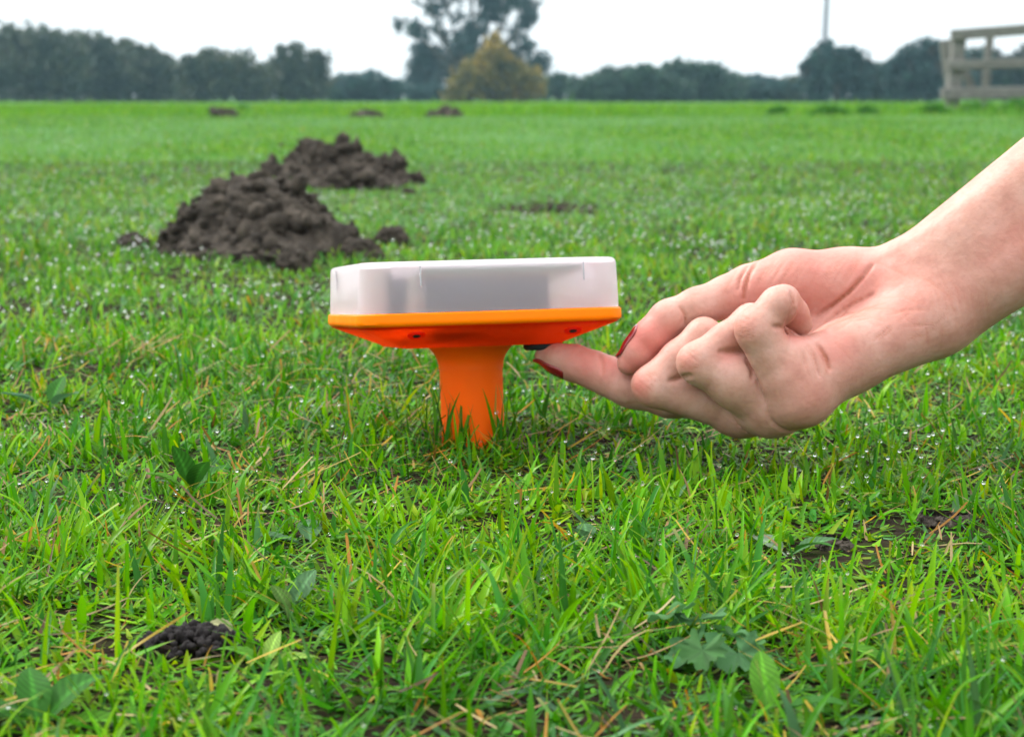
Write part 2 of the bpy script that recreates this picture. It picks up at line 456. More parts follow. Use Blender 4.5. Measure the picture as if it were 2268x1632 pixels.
hedge_tree('yellow_bush', 'rounded yellowing autumn bush in front of the tall dark tree', 'bush', 1095, 78, 98, 108, YELL, [(0.0, 0.86, 0.20, 0.16), (0.0, 0.72, 0.30, 0.18), (0.02, 0.58, 0.40, 0.2), (-0.3, 0.48, 0.4, 0.2), (0.38, 0.46, 0.36, 0.2), (-0.6, 0.22, 0.36, 0.22), (0.66, 0.26, 0.36, 0.26), (0, 0.25, 0.6, 0.25), (-0.75, 0.08, 0.3, 0.12), (0.35, 0.12, 0.5, 0.15)], 9000, 0.12, 0.1, seed=10)
hedge_tree('hedge_tree', 'pale thin leafless-looking bush in the gap right of the yellow bush', 'tree', 1238, 88, 165, 48, BLUEG, dome(11, 6), 1400, 0.10, 2.0, HG, seed=11, bare=0.5)
hedge_tree('hedge_tree', 'long rounded hedge tree beginning right of the pale bush', 'tree', 1385, 80, 150, 115, BLUEG, dome(12), 8000, 0.12, 0.5, HG, seed=12)
hedge_tree('hedge_tree', 'domed hedge tree, highest of the run left of the pole', 'tree', 1530, 82, 138, 110, BLUEG, dome(13), 8000, 0.12, 0.7, HG, seed=13)
hedge_tree('hedge_tree', 'low dark hedge tree with wispy twigs left of the pole', 'tree', 1670, 84, 172, 85, DARKT, dome(14), 5000, 0.12, 1.3, HG, seed=14)
hedge_tree('hedge_tree', 'low brownish hedge tree standing left behind the pole', 'tree', 1775, 84, 178, 60, BROWN, dome(15), 3500, 0.12, 1.2, HG, seed=15)
hedge_tree('hedge_tree', 'spiky open hedge tree around the foot of the pole', 'tree', 1850, 78, 100, 75, DARKT, dome(16), 4200, 0.12, 2.0, HG, seed=16, gaps=0.15)
hedge_tree('hedge_tree', 'hedge tree between the pole and the wooden fence', 'tree', 1955, 82, 140, 85, BLUEG, dome(17), 5000, 0.12, 1.3, HG, seed=17, gaps=0.08)
hedge_tree('hedge_tree', 'tall open hedge tree just left of the wooden fence', 'tree', 2055, 80, 92, 90, DARKT, dome(18), 6000, 0.12, 1.4, HG, seed=18, gaps=0.15)
hedge_tree('hedge_tree', 'thin twiggy hedge tree seen through the fence rails', 'tree', 2185, 84, 110, 75, BLUEG, dome(19, 7), 2600, 0.12, 2.2, HG, seed=19, gaps=0.3, bare=0.4)
hedge_tree('hedge_tree', 'thin hedge tree behind the fence at the right edge', 'tree', 2300, 84, 90, 80, BROWN, dome(20, 7), 3500, 0.12, 1.6, HG, seed=20, gaps=0.2)

# utility pole
polem, nt, out = new_mat('weathered_pole'); p = principled(nt, Base_Color=(0.30, 0.31, 0.36, 1), Roughness=0.8); noise_bump(nt, p, 9, 0.5, 0.02)
nt.links.new(p.outputs[0], out.inputs['Surface'])
b_ = ground_x(1822, 86); pole = empty('utility_pole', b_); tag(pole, 'thin grey utility pole rising out of the hedge', 'pole')
V, F = tube_mesh([[((0, 0, -0.2), 0.15), ((0.04, 0, 3.0), 0.14), ((0.22, 0, 8.4), 0.11)]], 12); mesh_from('post', V, F, polem, pole)
V, F = box((-0.75, -0.06, 8.0), (1.15, 0.06, 8.12)); mesh_from('crossarm', V, F, polem, pole, False)
for dx in (-0.6, 0.2, 1.0):
    V, F = revolve([(0.02, 8.12), (0.05, 8.15), (0.03, 8.2), (0.05, 8.24), (0.02, 8.28)], 10, dx, 0); mesh_from('insulator', V, F, polem, pole)

# wooden post and rail fence, right edge
wood, nt, out = new_mat('weathered_wood'); p = principled(nt, Roughness=0.85)
tc = nt.nodes.new('ShaderNodeTexCoord'); mp = nt.nodes.new('ShaderNodeMapping'); mp.inputs['Scale'].default_value = (3, 22, 22)
n1 = nt.nodes.new('ShaderNodeTexNoise'); n1.inputs['Scale'].default_value = 3; n1.inputs['Detail'].default_value = 6
nt.links.new(tc.outputs['Object'], mp.inputs['Vector']); nt.links.new(mp.outputs[0], n1.inputs['Vector'])
c1 = ramp(nt, n1.outputs['Fac'], [(0.3, (0.080, 0.077, 0.070)), (0.7, (0.19, 0.185, 0.172))]); nt.links.new(c1.outputs[0], p.inputs['Base Color'])
bb = nt.nodes.new('ShaderNodeBump'); bb.inputs['Strength'].default_value = 0.6; bb.inputs['Distance'].default_value = 0.01; nt.links.new(n1.outputs['Fac'], bb.inputs['Height']); nt.links.new(bb.outputs[0], p.inputs['Normal'])
nt.links.new(p.outputs[0], out.inputs['Surface'])
FD = 24.0
fb = ground_x(2120, FD); fence = empty('wooden_fence', fb); tag(fence, 'weathered wooden post and rail fence at the right edge', 'fence')
fs = FD / FPX
def beam(a, b, w, h):
    """squared timber from a to b with eased edges"""
    a = np.array(a, float); b = np.array(b, float); d = b - a; d /= np.linalg.norm(d)
    up = np.array([0, 0, 1.0]) if abs(d[2]) < 0.9 else np.array([1.0, 0, 0])
    s = np.cross(d, up); s /= np.linalg.norm(s); up = np.cross(s, d); c = 0.12 * min(w, h)
    ring = [(-w / 2 + c, -h / 2), (w / 2 - c, -h / 2), (w / 2, -h / 2 + c), (w / 2, h / 2 - c), (w / 2 - c, h / 2), (-w / 2 + c, h / 2), (-w / 2, h / 2 - c), (-w / 2, -h / 2 + c)]
    V = [tuple(q + s * x + up * y) for q in (a, b) for x, y in ring]
    F = [(i, (i + 1) % 8, 8 + (i + 1) % 8, 8 + i) for i in range(8)] + [tuple(range(8))[::-1], tuple(range(8, 16))]
    return V, F
def fpt(px, py, dy=0.0): return np.array([(px - 2120) * fs * (1 + dy / FD), dy, (HORIZON - py) * fs * (1 + dy / FD) + CAM_H])
def fpart(name, a, b, w, h): V, F = beam(a, b, w, h); return mesh_from(name, V, F, wood, fence, False)
fpart('post', fpt(2106, 252), fpt(2120, 80), 0.17, 0.15)
fpart('post', fpt(2150, 250, 0.9), fpt(2124, 92, 0.9), 0.13, 0.13)
fpart('brace', fpt(2172, 206, 0.45), fpt(2128, 100, 0.45), 0.09, 0.09)
fpart('post', fpt(2212, 250, 0.9), fpt(2222, 84, 0.9), 0.09, 0.09)
fpart('post', fpt(2420, 250, 0.0), fpt(2424, 50, 0.0), 0.13, 0.13)
fpart('rail', fpt(2098, 82, -0.09), fpt(2460, 54, -0.09), 0.09, 0.130)
fpart('rail', fpt(2090, 147, -0.10), fpt(2460, 136, -0.10), 0.09, 0.115)
fpart('rail', fpt(2080, 209, -0.11), fpt(2460, 202, -0.11), 0.12, 0.145)
fpart('rail', fpt(2128, 150, 1.0), fpt(2440, 142, 1.0), 0.05, 0.07)
# ------------------------------------------------------------------ molehills and clods
earth, nt, out = new_mat('crumbly_earth')
p = principled(nt, Roughness=0.95, Specular_IOR_Level=0.15)
tc = nt.nodes.new('ShaderNodeTexCoord')
n1 = nt.nodes.new('ShaderNodeTexNoise'); n1.inputs['Scale'].default_value = 45; n1.inputs['Detail'].default_value = 9; n1.inputs['Roughness'].default_value = 0.65
n2 = nt.nodes.new('ShaderNodeTexNoise'); n2.inputs['Scale'].default_value = 420; n2.inputs['Detail'].default_value = 5
nt.links.new(tc.outputs['Object'], n1.inputs['Vector']); nt.links.new(tc.outputs['Object'], n2.inputs['Vector'])
c1 = ramp(nt, n1.outputs['Fac'], [(0.32, (0.020, 0.017, 0.014)), (0.5, (0.054, 0.045, 0.036)), (0.68, (0.100, 0.083, 0.065)), (0.8, (0.17, 0.14, 0.105))])
nt.links.new(c1.outputs[0], p.inputs['Base Color'])
ad = nt.nodes.new('ShaderNodeMath'); ad.operation = 'ADD'; nt.links.new(n1.outputs['Fac'], ad.inputs[0]); nt.links.new(n2.outputs['Fac'], ad.inputs[1])
b = nt.nodes.new('ShaderNodeBump'); b.inputs['Strength'].default_value = 1.0; b.inputs['Distance'].default_value = 0.0045
nt.links.new(ad.outputs[0], b.inputs['Height']); nt.links.new(b.outputs[0], p.inputs['Normal']); nt.links.new(p.outputs[0], out.inputs['Surface'])

bm = bmesh.new(); bmesh.ops.create_icosphere(bm, subdivisions=1, radius=1.0)
chunk_v = np.array([v.co[:] for v in bm.verts]); chunk_f = np.array([[v.index for v in f_.verts] for f_ in bm.faces]); bm.free()
no_grass = []          # (x, y, rx, ry): soil where no blade grows
def molehill(label, base_py, lumps, h, seed, n_crumb, crumb, cat='molehill', name='molehill', group='molehills on the lawn'):
    """lumps: (px centre, py top, half width px, dist offset m) measured against the ground line base_py"""
    g = np.random.default_rng(seed)
    mid = on_ground(lumps[0][0], base_py); sc = mid[1] / FPX
    E = []
    for px, top, hw, dy in lumps:
        s = (mid[1] + dy) / FPX
        yg = HORIZON + CAM_H / s                               # ground line at that distance
        x = (px - FW / 2) * s; hh = max(0.01, (yg - top) * s); r = hw * s
        E.append((x - mid[0], dy, r, r * 0.9, hh))
    E = np.array(E)
    R = max((np.abs(E[:, 0]) + E[:, 2]).max(), (np.abs(E[:, 1]) + E[:, 3]).max()) + 0.03; Ht = E[:, 4].max() + 0.03
    f = Field((-R, -R, -0.02), (R, R, Ht), h)
    for x, y, rx, ry, hh in E: f.ellipsoid((x, y, 0), (rx, ry, hh), 0.012)
    # lumps on the surface
    for _ in range(n_crumb):
        e = E[g.integers(len(E))]; a = g.uniform(0, 2 * math.pi); ph = math.acos(g.uniform(0.0, 1)) if g.random() < 0.8 else math.pi / 2
        k = g.uniform(0.86, 1.02); r = crumb * g.uniform(0.35, 1.0) ** 1.3
        c = (e[0] + e[2] * k * math.sin(ph) * math.cos(a), e[1] + e[3] * k * math.sin(ph) * math.sin(a), max(0.0, e[4] * k * math.cos(ph)))
        f.ellipsoid(c, r * g.uniform(0.7, 1.3, 3), 0.002)
    ax = [f.lo[k] + h * np.arange(f.n[k]) for k in range(3)]; P = np.stack(np.meshgrid(*ax, indexing='ij'), -1)
    near = np.abs(f.v) < 0.03; Pn = P[near]
    f.v[near] += (0.9 * crumb * (np.abs(fbm(Pn / (crumb * 2.6) + seed, 4) - 0.47) * 4.6 - 0.55)).astype(np.float32) + (0.35 * crumb * (vnoise(Pn / (crumb * 0.55)) - 0.5)).astype(np.float32)
    V, F = f.surface()
    V = relax(V, F, 1, 0.25)
    o = mesh_from(name, V, F, earth); o.location = Vector(mid.tolist())
    tag(o, label, cat, group)
    # loose crumbs lying on the heap and round its foot, too many to count
    k = 420 if crumb < 0.03 else 60
    gi = g.integers(0, len(V), k); CV, CF, oo = [], [], 0
    for q in gi:
        r = crumb * (g.uniform(0.12, 0.62) * g.uniform(0.5, 1.0) if g.random() < 0.86 else g.uniform(0.55, 1.0)); v = chunk_v * (1 + 1.5 * (vnoise(chunk_v * 1.7 + g.uniform(0, 40, 3))[:, None] - 0.5)) * g.uniform(0.5, 1.25, 3)
        pos = V[q] + np.array([0, 0, r * 0.35]) + g.normal(size=3) * np.array([1, 1, 0]) * (0.016 if g.random() < 0.2 and r < 0.4 * crumb else 0.002)
        if pos[2] < 0.03 and g.random() < 0.7: pos[2] = max(pos[2], r * 0.3)
        CV.append(v * r + pos); CF.append(chunk_f + oo); oo += len(v)
    co = mesh_from('crumbs', np.concatenate(CV), np.concatenate(CF), earth, o, smooth=False); co['kind'] = 'stuff'
    for e in E: no_grass.append((mid[0] + e[0], mid[1] + e[1], e[2] * 0.93, e[3] * 0.93))
    return o
molehill('nearer molehill of dark crumbly earth, left of the orange device', 562,
         [(560, 400, 150, 0.0), (530, 392, 75, 0.02), (610, 405, 80, 0.03), (480, 425, 80, 0.0), (425, 475, 70, 0.0), (675, 452, 82, 0.01), (725, 505, 50, 0.0), (640, 470, 150, -0.04), (540, 500, 140, -0.05), (590, 540, 130, -0.11), (650, 560, 70, -0.12), (500, 545, 95, -0.08)], 0.0024, 21, 170, 0.0135)
molehill('farther molehill of dark earth behind the nearer one', 415,
         [(745, 345, 120, 0.0), (690, 328, 70, 0.0), (770, 318, 55, 0.0), (800, 338, 70, 0.0), (640, 362, 65, 0.0), (852, 362, 52, 0.0), (880, 395, 36, 0.0), (770, 380, 135, -0.06)], 0.0042, 22, 110, 0.021)
for q, (lab, px, py, hw, dist) in enumerate((('flat dark molehill far off below the notched hedge tree', 502, 252, 26, 18.6), ('faint flat molehill far off left of the yellow bush', 818, 257, 30, 18.3), ('flat dark molehill far off below the yellow bush', 985, 254, 38, 18.4))):
    molehill(lab, HORIZON + CAM_H * FPX / dist, [(px, py - 7, hw, 0.0), (px - hw * 0.4, py - 5, hw * 0.6, 0.0), (px + hw * 0.5, py - 6, hw * 0.5, 0)], 0.02, 30 + q, 30, 0.04)
# loose clods around them
def clod(label, px, py, hw, hp, seed):
    g = np.random.default_rng(seed); b = on_ground(px, py); sc = b[1] / FPX; r = hw * sc; hh = hp * sc
    f = Field((-r * 1.6, -r * 1.6, -0.01), (r * 1.6, r * 1.6, hh * 1.7), max(0.0006, r / 24))
    f.ellipsoid((0, 0, hh * 0.35), (r, r * 0.85, hh * 0.7), 0.003)
    for _ in range(8):
        d = g.normal(size=3); d /= np.linalg.norm(d); d[2] = abs(d[2]); f.ellipsoid(d * np.array([r * 0.6, r * 0.6, hh * 0.5]) + (0, 0, hh * 0.2), r * g.uniform(0.25, 0.5, 3), 0.004)
    ax = [f.lo[k] + f.h * np.arange(f.n[k]) for k in range(3)]; P = np.stack(np.meshgrid(*ax, indexing='ij'), -1)
    f.v += (r * 0.60 * (fbm(P / (r * 0.5) + seed, 4) - 0.46) + r * 0.7 * (np.abs(fbm(P / (r * 0.28) + seed * 2, 3) - 0.44) - 0.08)).astype(np.float32)
    V, F = f.surface(); V = relax(V, F, 1, 0.3)
    o = mesh_from('soil_clod', V, F, earth); o.location = Vector(b.tolist()); tag(o, label, 'clod', 'loose clods of earth on the lawn')
    no_grass.append((b[0], b[1], r * 0.8, r * 0.7))
    return o
clod('round clod of earth right of the nearer molehill, apart on the grass', 868, 543, 36, 40, 41)
clod('lumpy clod at the right foot of the nearer molehill, just above the cap', 800, 580, 46, 50, 42)
clod('clod at the front foot of the nearer molehill', 652, 600, 40, 46, 43)
clod('low clod left of the nearer molehill', 295, 552, 38, 32, 44)
clod('small clod at the right end of the farther molehill', 905, 432, 16, 12, 45)
clod('small clod peeping above the cap near its right half', 1120, 575, 20, 14, 46)
clod('dark crumb of soil in the bare patch at the right', 1850, 1215, 42, 15, 47)
clod('low crumbly lump of soil at the right edge of the bare patch', 2090, 1160, 60, 12, 48)
clod('flat dark soil scrap in the grass beyond the hand', 1225, 466, 30, 8, 49)

# worm cast: a heap of dark pellets, bottom left
cast_b = on_ground(430, 1445)
cast = empty('worm_cast', cast_b); tag(cast, 'small heap of dark round soil pellets among the grass, lower left', 'worm cast')
g = np.random.default_rng(50)
pel = []
bm = bmesh.new(); bmesh.ops.create_icosphere(bm, subdivisions=2, radius=1.0)
base_v = np.array([v.co[:] for v in bm.verts]); base_f = np.array([[v.index for v in f_.verts] for f_ in bm.faces]); bm.free()
castm, nt, out = new_mat('dark_wet_earth'); p = principled(nt, Base_Color=(0.016, 0.013, 0.013, 1), Roughness=0.75, Specular_IOR_Level=0.2); noise_bump(nt, p, 900, 0.6, 0.0008)
nt.links.new(p.outputs[0], out.inputs['Surface'])
for k in range(5):
    v = base_v * (1 + 0.9 * (vnoise(base_v * 1.3 + k * 7.7)[:, None] - 0.5) + 0.5 * (vnoise(base_v * 3.1 + k * 5.1)[:, None] - 0.5)) * np.array([1.0, 0.9, 0.8])
    me_o = mesh_from('pellet', v, base_f, castm, cast); pel.append(me_o)
cw = 0.0175
placed = 0
for k in range(290):
    u, v = g.normal(size=2) * 0.42; 
    rr = math.hypot(u, v)
    if rr > 1.05: continue
    h_ = 0.0080 * max(0, 1 - rr * rr * 0.85) * g.uniform(0.6, 1.0)
    o = pel[placed] if placed < 5 else pel[k % 5].copy()
    if placed >= 5: COL.objects.link(o); o.parent = cast
    placed += 1
    s = g.uniform(0.0007, 0.0021)
    o.location = (u * cw * 1.25, v * cw, h_ + 0.001); o.scale = (s * g.uniform(0.9, 1.25), s, s); o.rotation_euler = tuple(g.uniform(0, 6.28, 3))
no_grass.append((cast_b[0], cast_b[1], cw * 0.95, cw * 0.75))
# ------------------------------------------------------------------ the orange mole repeller with its frosted cap
DEV_O = np.array([-0.02303, 1.09, 0.05494])
_y, _t, _r = 0.2227, -0.0999, -0.0299
DEV_M = (Matrix.Rotation(_r, 3, 'Y') @ Matrix.Rotation(_t, 3, 'X') @ Matrix.Rotation(_y, 3, 'Z'))
DEV_R = np.array(DEV_M)
def dev(V): return np.asarray(V, dtype=float) @ DEV_R.T + DEV_O
def frame_x(W):
    d = np.asarray(W) - C0; return FW / 2 + FPX * (d @ R_AX) / (d @ F_AX)

A_, B_, H1, H2, H3 = 0.0711, 0.0449, 0.0117, 0.0070, 0.0266

def rsq(a, r, n=10):
    pts = []
    for k, (cx, cy) in enumerate(((a - r, a - r), (-a + r, a - r), (-a + r, -a + r), (a - r, -a + r))):
        for i in range(n + 1):
            t = math.pi / 2 * (k + i / n); pts.append((cx + r * math.cos(t), cy + r * math.sin(t)))
    return np.array(pts)

def loft(sections, cap0=True, cap1=True, n=10, closed=False):
    V, F = [], []
    m = 4 * (n + 1)
    for a, r, z in sections:
        p = rsq(a, r, n); V += [(x, y, z) for x, y in p]
    S = len(sections)
    for s in range(S if closed else S - 1):
        s2 = (s + 1) % S
        for i in range(m):
            j = (i + 1) % m; F.append((s * m + i, s * m + j, s2 * m + j, s2 * m + i))
    if not closed:
        if cap0: F.append(tuple(range(m))[::-1])
        if cap1: F.append(tuple((S - 1) * m + i for i in range(m)))
    return np.array(V), F

def plastic(name, col, rough=0.34, sss=0.25, glow=0.0):
    m, nt, out = new_mat(name)
    p = principled(nt, Base_Color=(*col, 1), Roughness=rough, Specular_IOR_Level=0.12, Subsurface_Weight=sss, Subsurface_Scale=0.004)
    p.inputs['Subsurface Radius'].default_value = (1.0, 0.25, 0.05)
    # moulding grain, faint smudges in the gloss
    tc = nt.nodes.new('ShaderNodeTexCoord'); n = nt.nodes.new('ShaderNodeTexNoise'); n.inputs['Scale'].default_value = 60; n.inputs['Detail'].default_value = 6
    nt.links.new(tc.outputs['Object'], n.inputs['Vector'])
    mr = nt.nodes.new('ShaderNodeMapRange'); mr.inputs['From Min'].default_value = 0.3; mr.inputs['From Max'].default_value = 0.75
    mr.inputs['To Min'].default_value = rough - 0.06; mr.inputs['To Max'].default_value = rough + 0.16
    nt.links.new(n.outputs['Fac'], mr.inputs['Value']); nt.links.new(mr.outputs[0], p.inputs['Roughness'])
    n2 = nt.nodes.new('ShaderNodeTexNoise'); n2.inputs['Scale'].default_value = 1500
    b = nt.nodes.new('ShaderNodeBump'); b.inputs['Strength'].default_value = 0.10; b.inputs['Distance'].default_value = 0.0003
    nt.links.new(tc.outputs['Object'], n2.inputs['Vector']); nt.links.new(n2.outputs['Fac'], b.inputs['Height']); nt.links.new(b.outputs[0], p.inputs['Normal'])
    if glow > 0:                                             # thin moulded wall: lets red light through
        t = nt.nodes.new('ShaderNodeBsdfTranslucent'); t.inputs['Color'].default_value = (*col, 1); mx = nt.nodes.new('ShaderNodeMixShader'); mx.inputs[0].default_value = glow
        nt.links.new(p.outputs[0], mx.inputs[1]); nt.links.new(t.outputs[0], mx.inputs[2]); nt.links.new(mx.outputs[0], out.inputs['Surface'])
    else: nt.links.new(p.outputs[0], out.inputs['Surface'])
    return m
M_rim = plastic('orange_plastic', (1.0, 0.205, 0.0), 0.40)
M_under = plastic('shade_reddened_plastic', (1.0, 0.045, 0.001), 0.30, 0.0, 0.65)  # orange like the rim; the redder look in shade is put into the colour
M_stem = plastic('orange_stem_plastic', (1.0, 0.135, 0.001), 0.45)
M_black = plastic('black_rubber', (0.02, 0.022, 0.025), 0.55, 0.0)

frost, nt, out = new_mat('frosted_plastic')
p = principled(nt, Base_Color=(0.90, 0.84, 0.87, 1), Roughness=0.50, IOR=1.26, Transmission_Weight=0.88)
tc = nt.nodes.new('ShaderNodeTexCoord'); n2 = nt.nodes.new('ShaderNodeTexNoise'); n2.inputs['Scale'].default_value = 2600
b = nt.nodes.new('ShaderNodeBump'); b.inputs['Strength'].default_value = 0.15; b.inputs['Distance'].default_value = 0.0002
nt.links.new(tc.outputs['Object'], n2.inputs['Vector']); nt.links.new(n2.outputs['Fac'], b.inputs['Height']); nt.links.new(b.outputs[0], p.inputs['Normal'])
nt.links.new(p.outputs[0], out.inputs['Surface'])

repeller = empty('mole_repeller', dev([[0, 0, -0.055]])[0])
tag(repeller, 'square orange mole repeller with frosted clear cap standing on a stem in the grass', 'mole repeller')
def dpart(name, V, F, mat, parent=None, smooth=True, label=None):
    base = np.array(repeller.location)
    o = mesh_from(name, dev(V) - base, F, mat, parent or repeller, smooth)
    if label: o['label'] = label
    if smooth:
        for poly in o.data.polygons:
            if len(poly.vertices) > 4: poly.use_smooth = False
    return o
def sharpen(o, deg=32):
    o.data.set_sharp_from_angle(angle=math.radians(deg))

c_r = 0.017
under = dpart('housing', *loft([(B_ - 0.0012, 0.011, 0.0), (B_, 0.012, 0.0010), (A_ - 0.0022, c_r, H1 - 0.0006), (A_ - 0.0012, c_r, H1)], n=10, cap1=False), M_under, label='tapered orange underside, its shaded red put into the colour')
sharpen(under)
rim = dpart('rim', *loft([(A_ - 0.0035, c_r, H1 - 0.0002), (A_ - 0.0010, c_r, H1 + 0.0004), (A_ - 0.0001, c_r, H1 + 0.0016), (A_, c_r, H1 + 0.003), (A_ - 0.0002, c_r, H1 + H2 - 0.0006), (A_ - 0.0010, c_r, H1 + H2), (A_ - 0.0045, c_r, H1 + H2)], n=10, cap0=False, cap1=False), M_rim, label='bright orange rim band')
sharpen(rim, 40)
zc0, zc1 = H1 + H2, H1 + H2 + H3
cr2 = 0.0160
outer = [(A_ - 0.0012, c_r, zc0 + 0.0002), (A_ - 0.0014, cr2, zc0 + 0.006), (A_ - 0.0020, cr2, zc1 - 0.0030), (A_ - 0.0024, cr2, zc1 - 0.0014), (A_ - 0.0034, cr2, zc1 - 0.0004), (A_ - 0.0048, cr2, zc1), (A_ - 0.03, cr2, zc1 + 0.0004)]
inner = [(A_ - 0.03, 0.014, zc1 - 0.0016), (A_ - 0.0060, 0.014, zc1 - 0.0018), (A_ - 0.0042, 0.0145, zc1 - 0.0032), (A_ - 0.0034, 0.0155, zc0 + 0.006), (A_ - 0.0030, 0.0160, zc0 + 0.0002)]
m_ = 44
Vo, Fo = loft(outer, cap0=False, n=10); Vi, Fi = loft(inner, cap0=True, cap1=False, n=10)
no = len(Vo); Vc = np.concatenate([Vo, Vi]); Fc = list(Fo) + [tuple(i + no for i in f) for f in Fi]
for i in range(m_):
    j = (i + 1) % m_; Fc.append((j, i, no + 4 * m_ + i, no + 4 * m_ + j))
cap = dpart('cap', Vc, Fc, frost, label='frosted translucent cap')
sharpen(cap, 50)

# grooves with a bead at the foot, moulded into the cap
fx = np.linspace(-A_, A_, 200); fpx = frame_x(dev(np.c_[fx, np.full(200, -A_), np.full(200, zc0 + 0.02)]))
slot_m, nt, out = new_mat('grey_frosted_plastic')
p = principled(nt, Base_Color=(0.42, 0.42, 0.46, 1), Roughness=0.45)
nt.links.new(p.outputs[0], out.inputs['Surface'])
for px, zl in ((932.5, 0.0125), (1294.5, 0.0120)):
    x = float(np.interp(px, fpx, fx))
    V, F = box((x - 0.0003, -A_ + 0.0018, zc1 - zl), (x + 0.0003, -A_ + 0.0040, zc1 - 0.0026))
    V = np.array(V); V[V[:, 2] < zc1 - 0.01, 1] -= 0.0004; V[V[:, 2] > zc1 - 0.01, 1] += 0.0001
    s_ = dpart('groove', V, F, slot_m, cap, False)
    prof = [(0.00001 + 0.0009 * math.sin(math.pi * k / 8), 0.0009 * -math.cos(math.pi * k / 8)) for k in range(9)]
    V, F = revolve(prof, 14); V = V + np.array([x, -A_ + 0.0024, zc1 - zl - 0.0004])
    dpart('bead', V, F, frost, cap)
V, F = box((-A_ + 0.0018, 0.0297, zc1 - 0.013), (-A_ + 0.0040, 0.0303, zc1 - 0.0026)); dpart('groove', np.array(V), F, slot_m, cap, False)

# what shows blurred through the cap: solar panel, battery block, cell
pcb, nt, out = new_mat('circuit_board'); p = principled(nt, Base_Color=(0.02, 0.10, 0.05, 1), Roughness=0.4)
nt.links.new(p.outputs[0], out.inputs['Surface'])
dark, nt, out = new_mat('dark_blue_cell'); p = principled(nt, Base_Color=(0.012, 0.016, 0.045, 1), Roughness=0.25)
nt.links.new(p.outputs[0], out.inputs['Surface'])
palew, nt, out = new_mat('pale_plastic'); p = principled(nt, Base_Color=(0.75, 0.70, 0.68, 1), Roughness=0.5)
nt.links.new(p.outputs[0], out.inputs['Surface'])
def ix(zx): return float(np.interp((780 + zx / 2.766) * 0.8859, fpx, fx))
dpart('solar_panel', *box((ix(790), -A_ + 0.010, zc1 - 0.0055), (ix(1900), A_ - 0.014, zc1 - 0.0035)), pcb, smooth=False)
dpart('battery_holder', *box((ix(800), -A_ + 0.0095, H1 + 0.0005), (ix(1190), -A_ + 0.030, zc1 - 0.009)), dark, smooth=False)
dpart('battery_holder', *box((ix(1185), -A_ + 0.0165, H1 + 0.0005), (ix(1690), -A_ + 0.030, zc1 - 0.009)), dark, smooth=False)
dpart('cell', *box((ix(560), -A_ + 0.0220, H1 + 0.0005), (ix(700), -A_ + 0.034, zc1 - 0.006)), dark, smooth=False)

# stem: flared neck, then a straight tube going into the soil
prof = [(0.0160, -0.110), (0.0172, -0.060), (0.01745, -0.0135), (0.0176, -0.0128)]
tube = dpart('stem', *revolve(prof, 56), M_stem); sharpen(tube, 40)
prof = [(0.0178, -0.0132)] + [(0.0178 + 0.0062 * (t ** 2.2), -0.0130 + 0.0128 * t) for t in np.linspace(0, 1, 12)] + [(0.0243, -0.0001)]
neck = dpart('neck', *revolve(prof, 56), M_stem); sharpen(neck, 40)
# button pressed by the finger
prof = [(0.0088, -0.0034), (0.0099, -0.0029), (0.0104, -0.0016), (0.0104, 0.0004)]
dpart('button', *revolve(prof, 32, 0.0330, -0.0330), M_black, label='dark grey button under the housing')
# screw recesses in the front taper
for zx in (735, 1830):
    x = ix(zx); t = 0.42; yy = -A_ + (A_ - B_) * t; zz = H1 * (1 - t)
    nv = np.array([0, -H1, -(A_ - B_)]); nv /= np.linalg.norm(nv); uv = np.cross(nv, (1, 0, 0))
    def facet(prof, k):
        V, F = revolve(prof, 24); return V[:, :1] * np.array([1.0, 0, 0]) + V[:, 1:2] * uv + V[:, 2:3] * nv + np.array([x, yy, zz]), F
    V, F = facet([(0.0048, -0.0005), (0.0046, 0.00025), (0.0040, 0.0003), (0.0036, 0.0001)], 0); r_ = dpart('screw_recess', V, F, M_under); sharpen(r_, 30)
    V, F = facet([(0.0020, 0.0), (0.0020, 0.00022), (0.0014, 0.0003)], 1); dpart('screw', V, F, M_black, r_)
# ------------------------------------------------------------------ the reaching hand and forearm
HS = 0.5 / FPX
def hz(x, y, d):
    """hand sketch position (half frame units from a corner) + distance -> modelling frame (right, up, forward)"""
    px, py = 1134 + x * 0.5, 531.6 + y * 0.5
    return np.array([(px - FW / 2) / FPX * d, -(py - FH / 2) / FPX * d, d], dtype=np.float32)
def hr(r, d=1.0): return r * HS * d
def to_world(V):
    return C0 + V[:, :1] * R_AX + V[:, 1:2] * U_AX + V[:, 2:3] * F_AX

HL, HH = hz(-150, 1050, 1.02), hz(2900, -560, 1.02)
HV = 0.00085
def hfield(): return Field((HL[0], HL[1], 0.93), (HH[0], HH[1], 1.095), HV)

def chain(pts, k):
    """pts: (x, y, depth, r) along a finger"""
    f = []
    for (x0, y0, d0, r0), (x1, y1, d1, r1) in zip(pts[:-1], pts[1:]):
        f.append((hz(x0, y0, d0), hr(r0, d0), hz(x1, y1, d1), hr(r1, d1), k))
    return f

body = hfield()
# forearm: two long cones side by side, running out of the frame
for (x0, y0, r0, x1, y1, r1, d0, d1) in ((1800, 130, 160, 2900, -690, 215, 1.026, 0.985), (1935, 312, 158, 2960, -400, 235, 1.016, 0.985),
                                         (1860, 210, 170, 2930, -560, 235, 1.024, 0.99)):
    body.cone(hz(x0, y0, d0), hr(r0), hz(x1, y1, d1), hr(r1), 0.012)
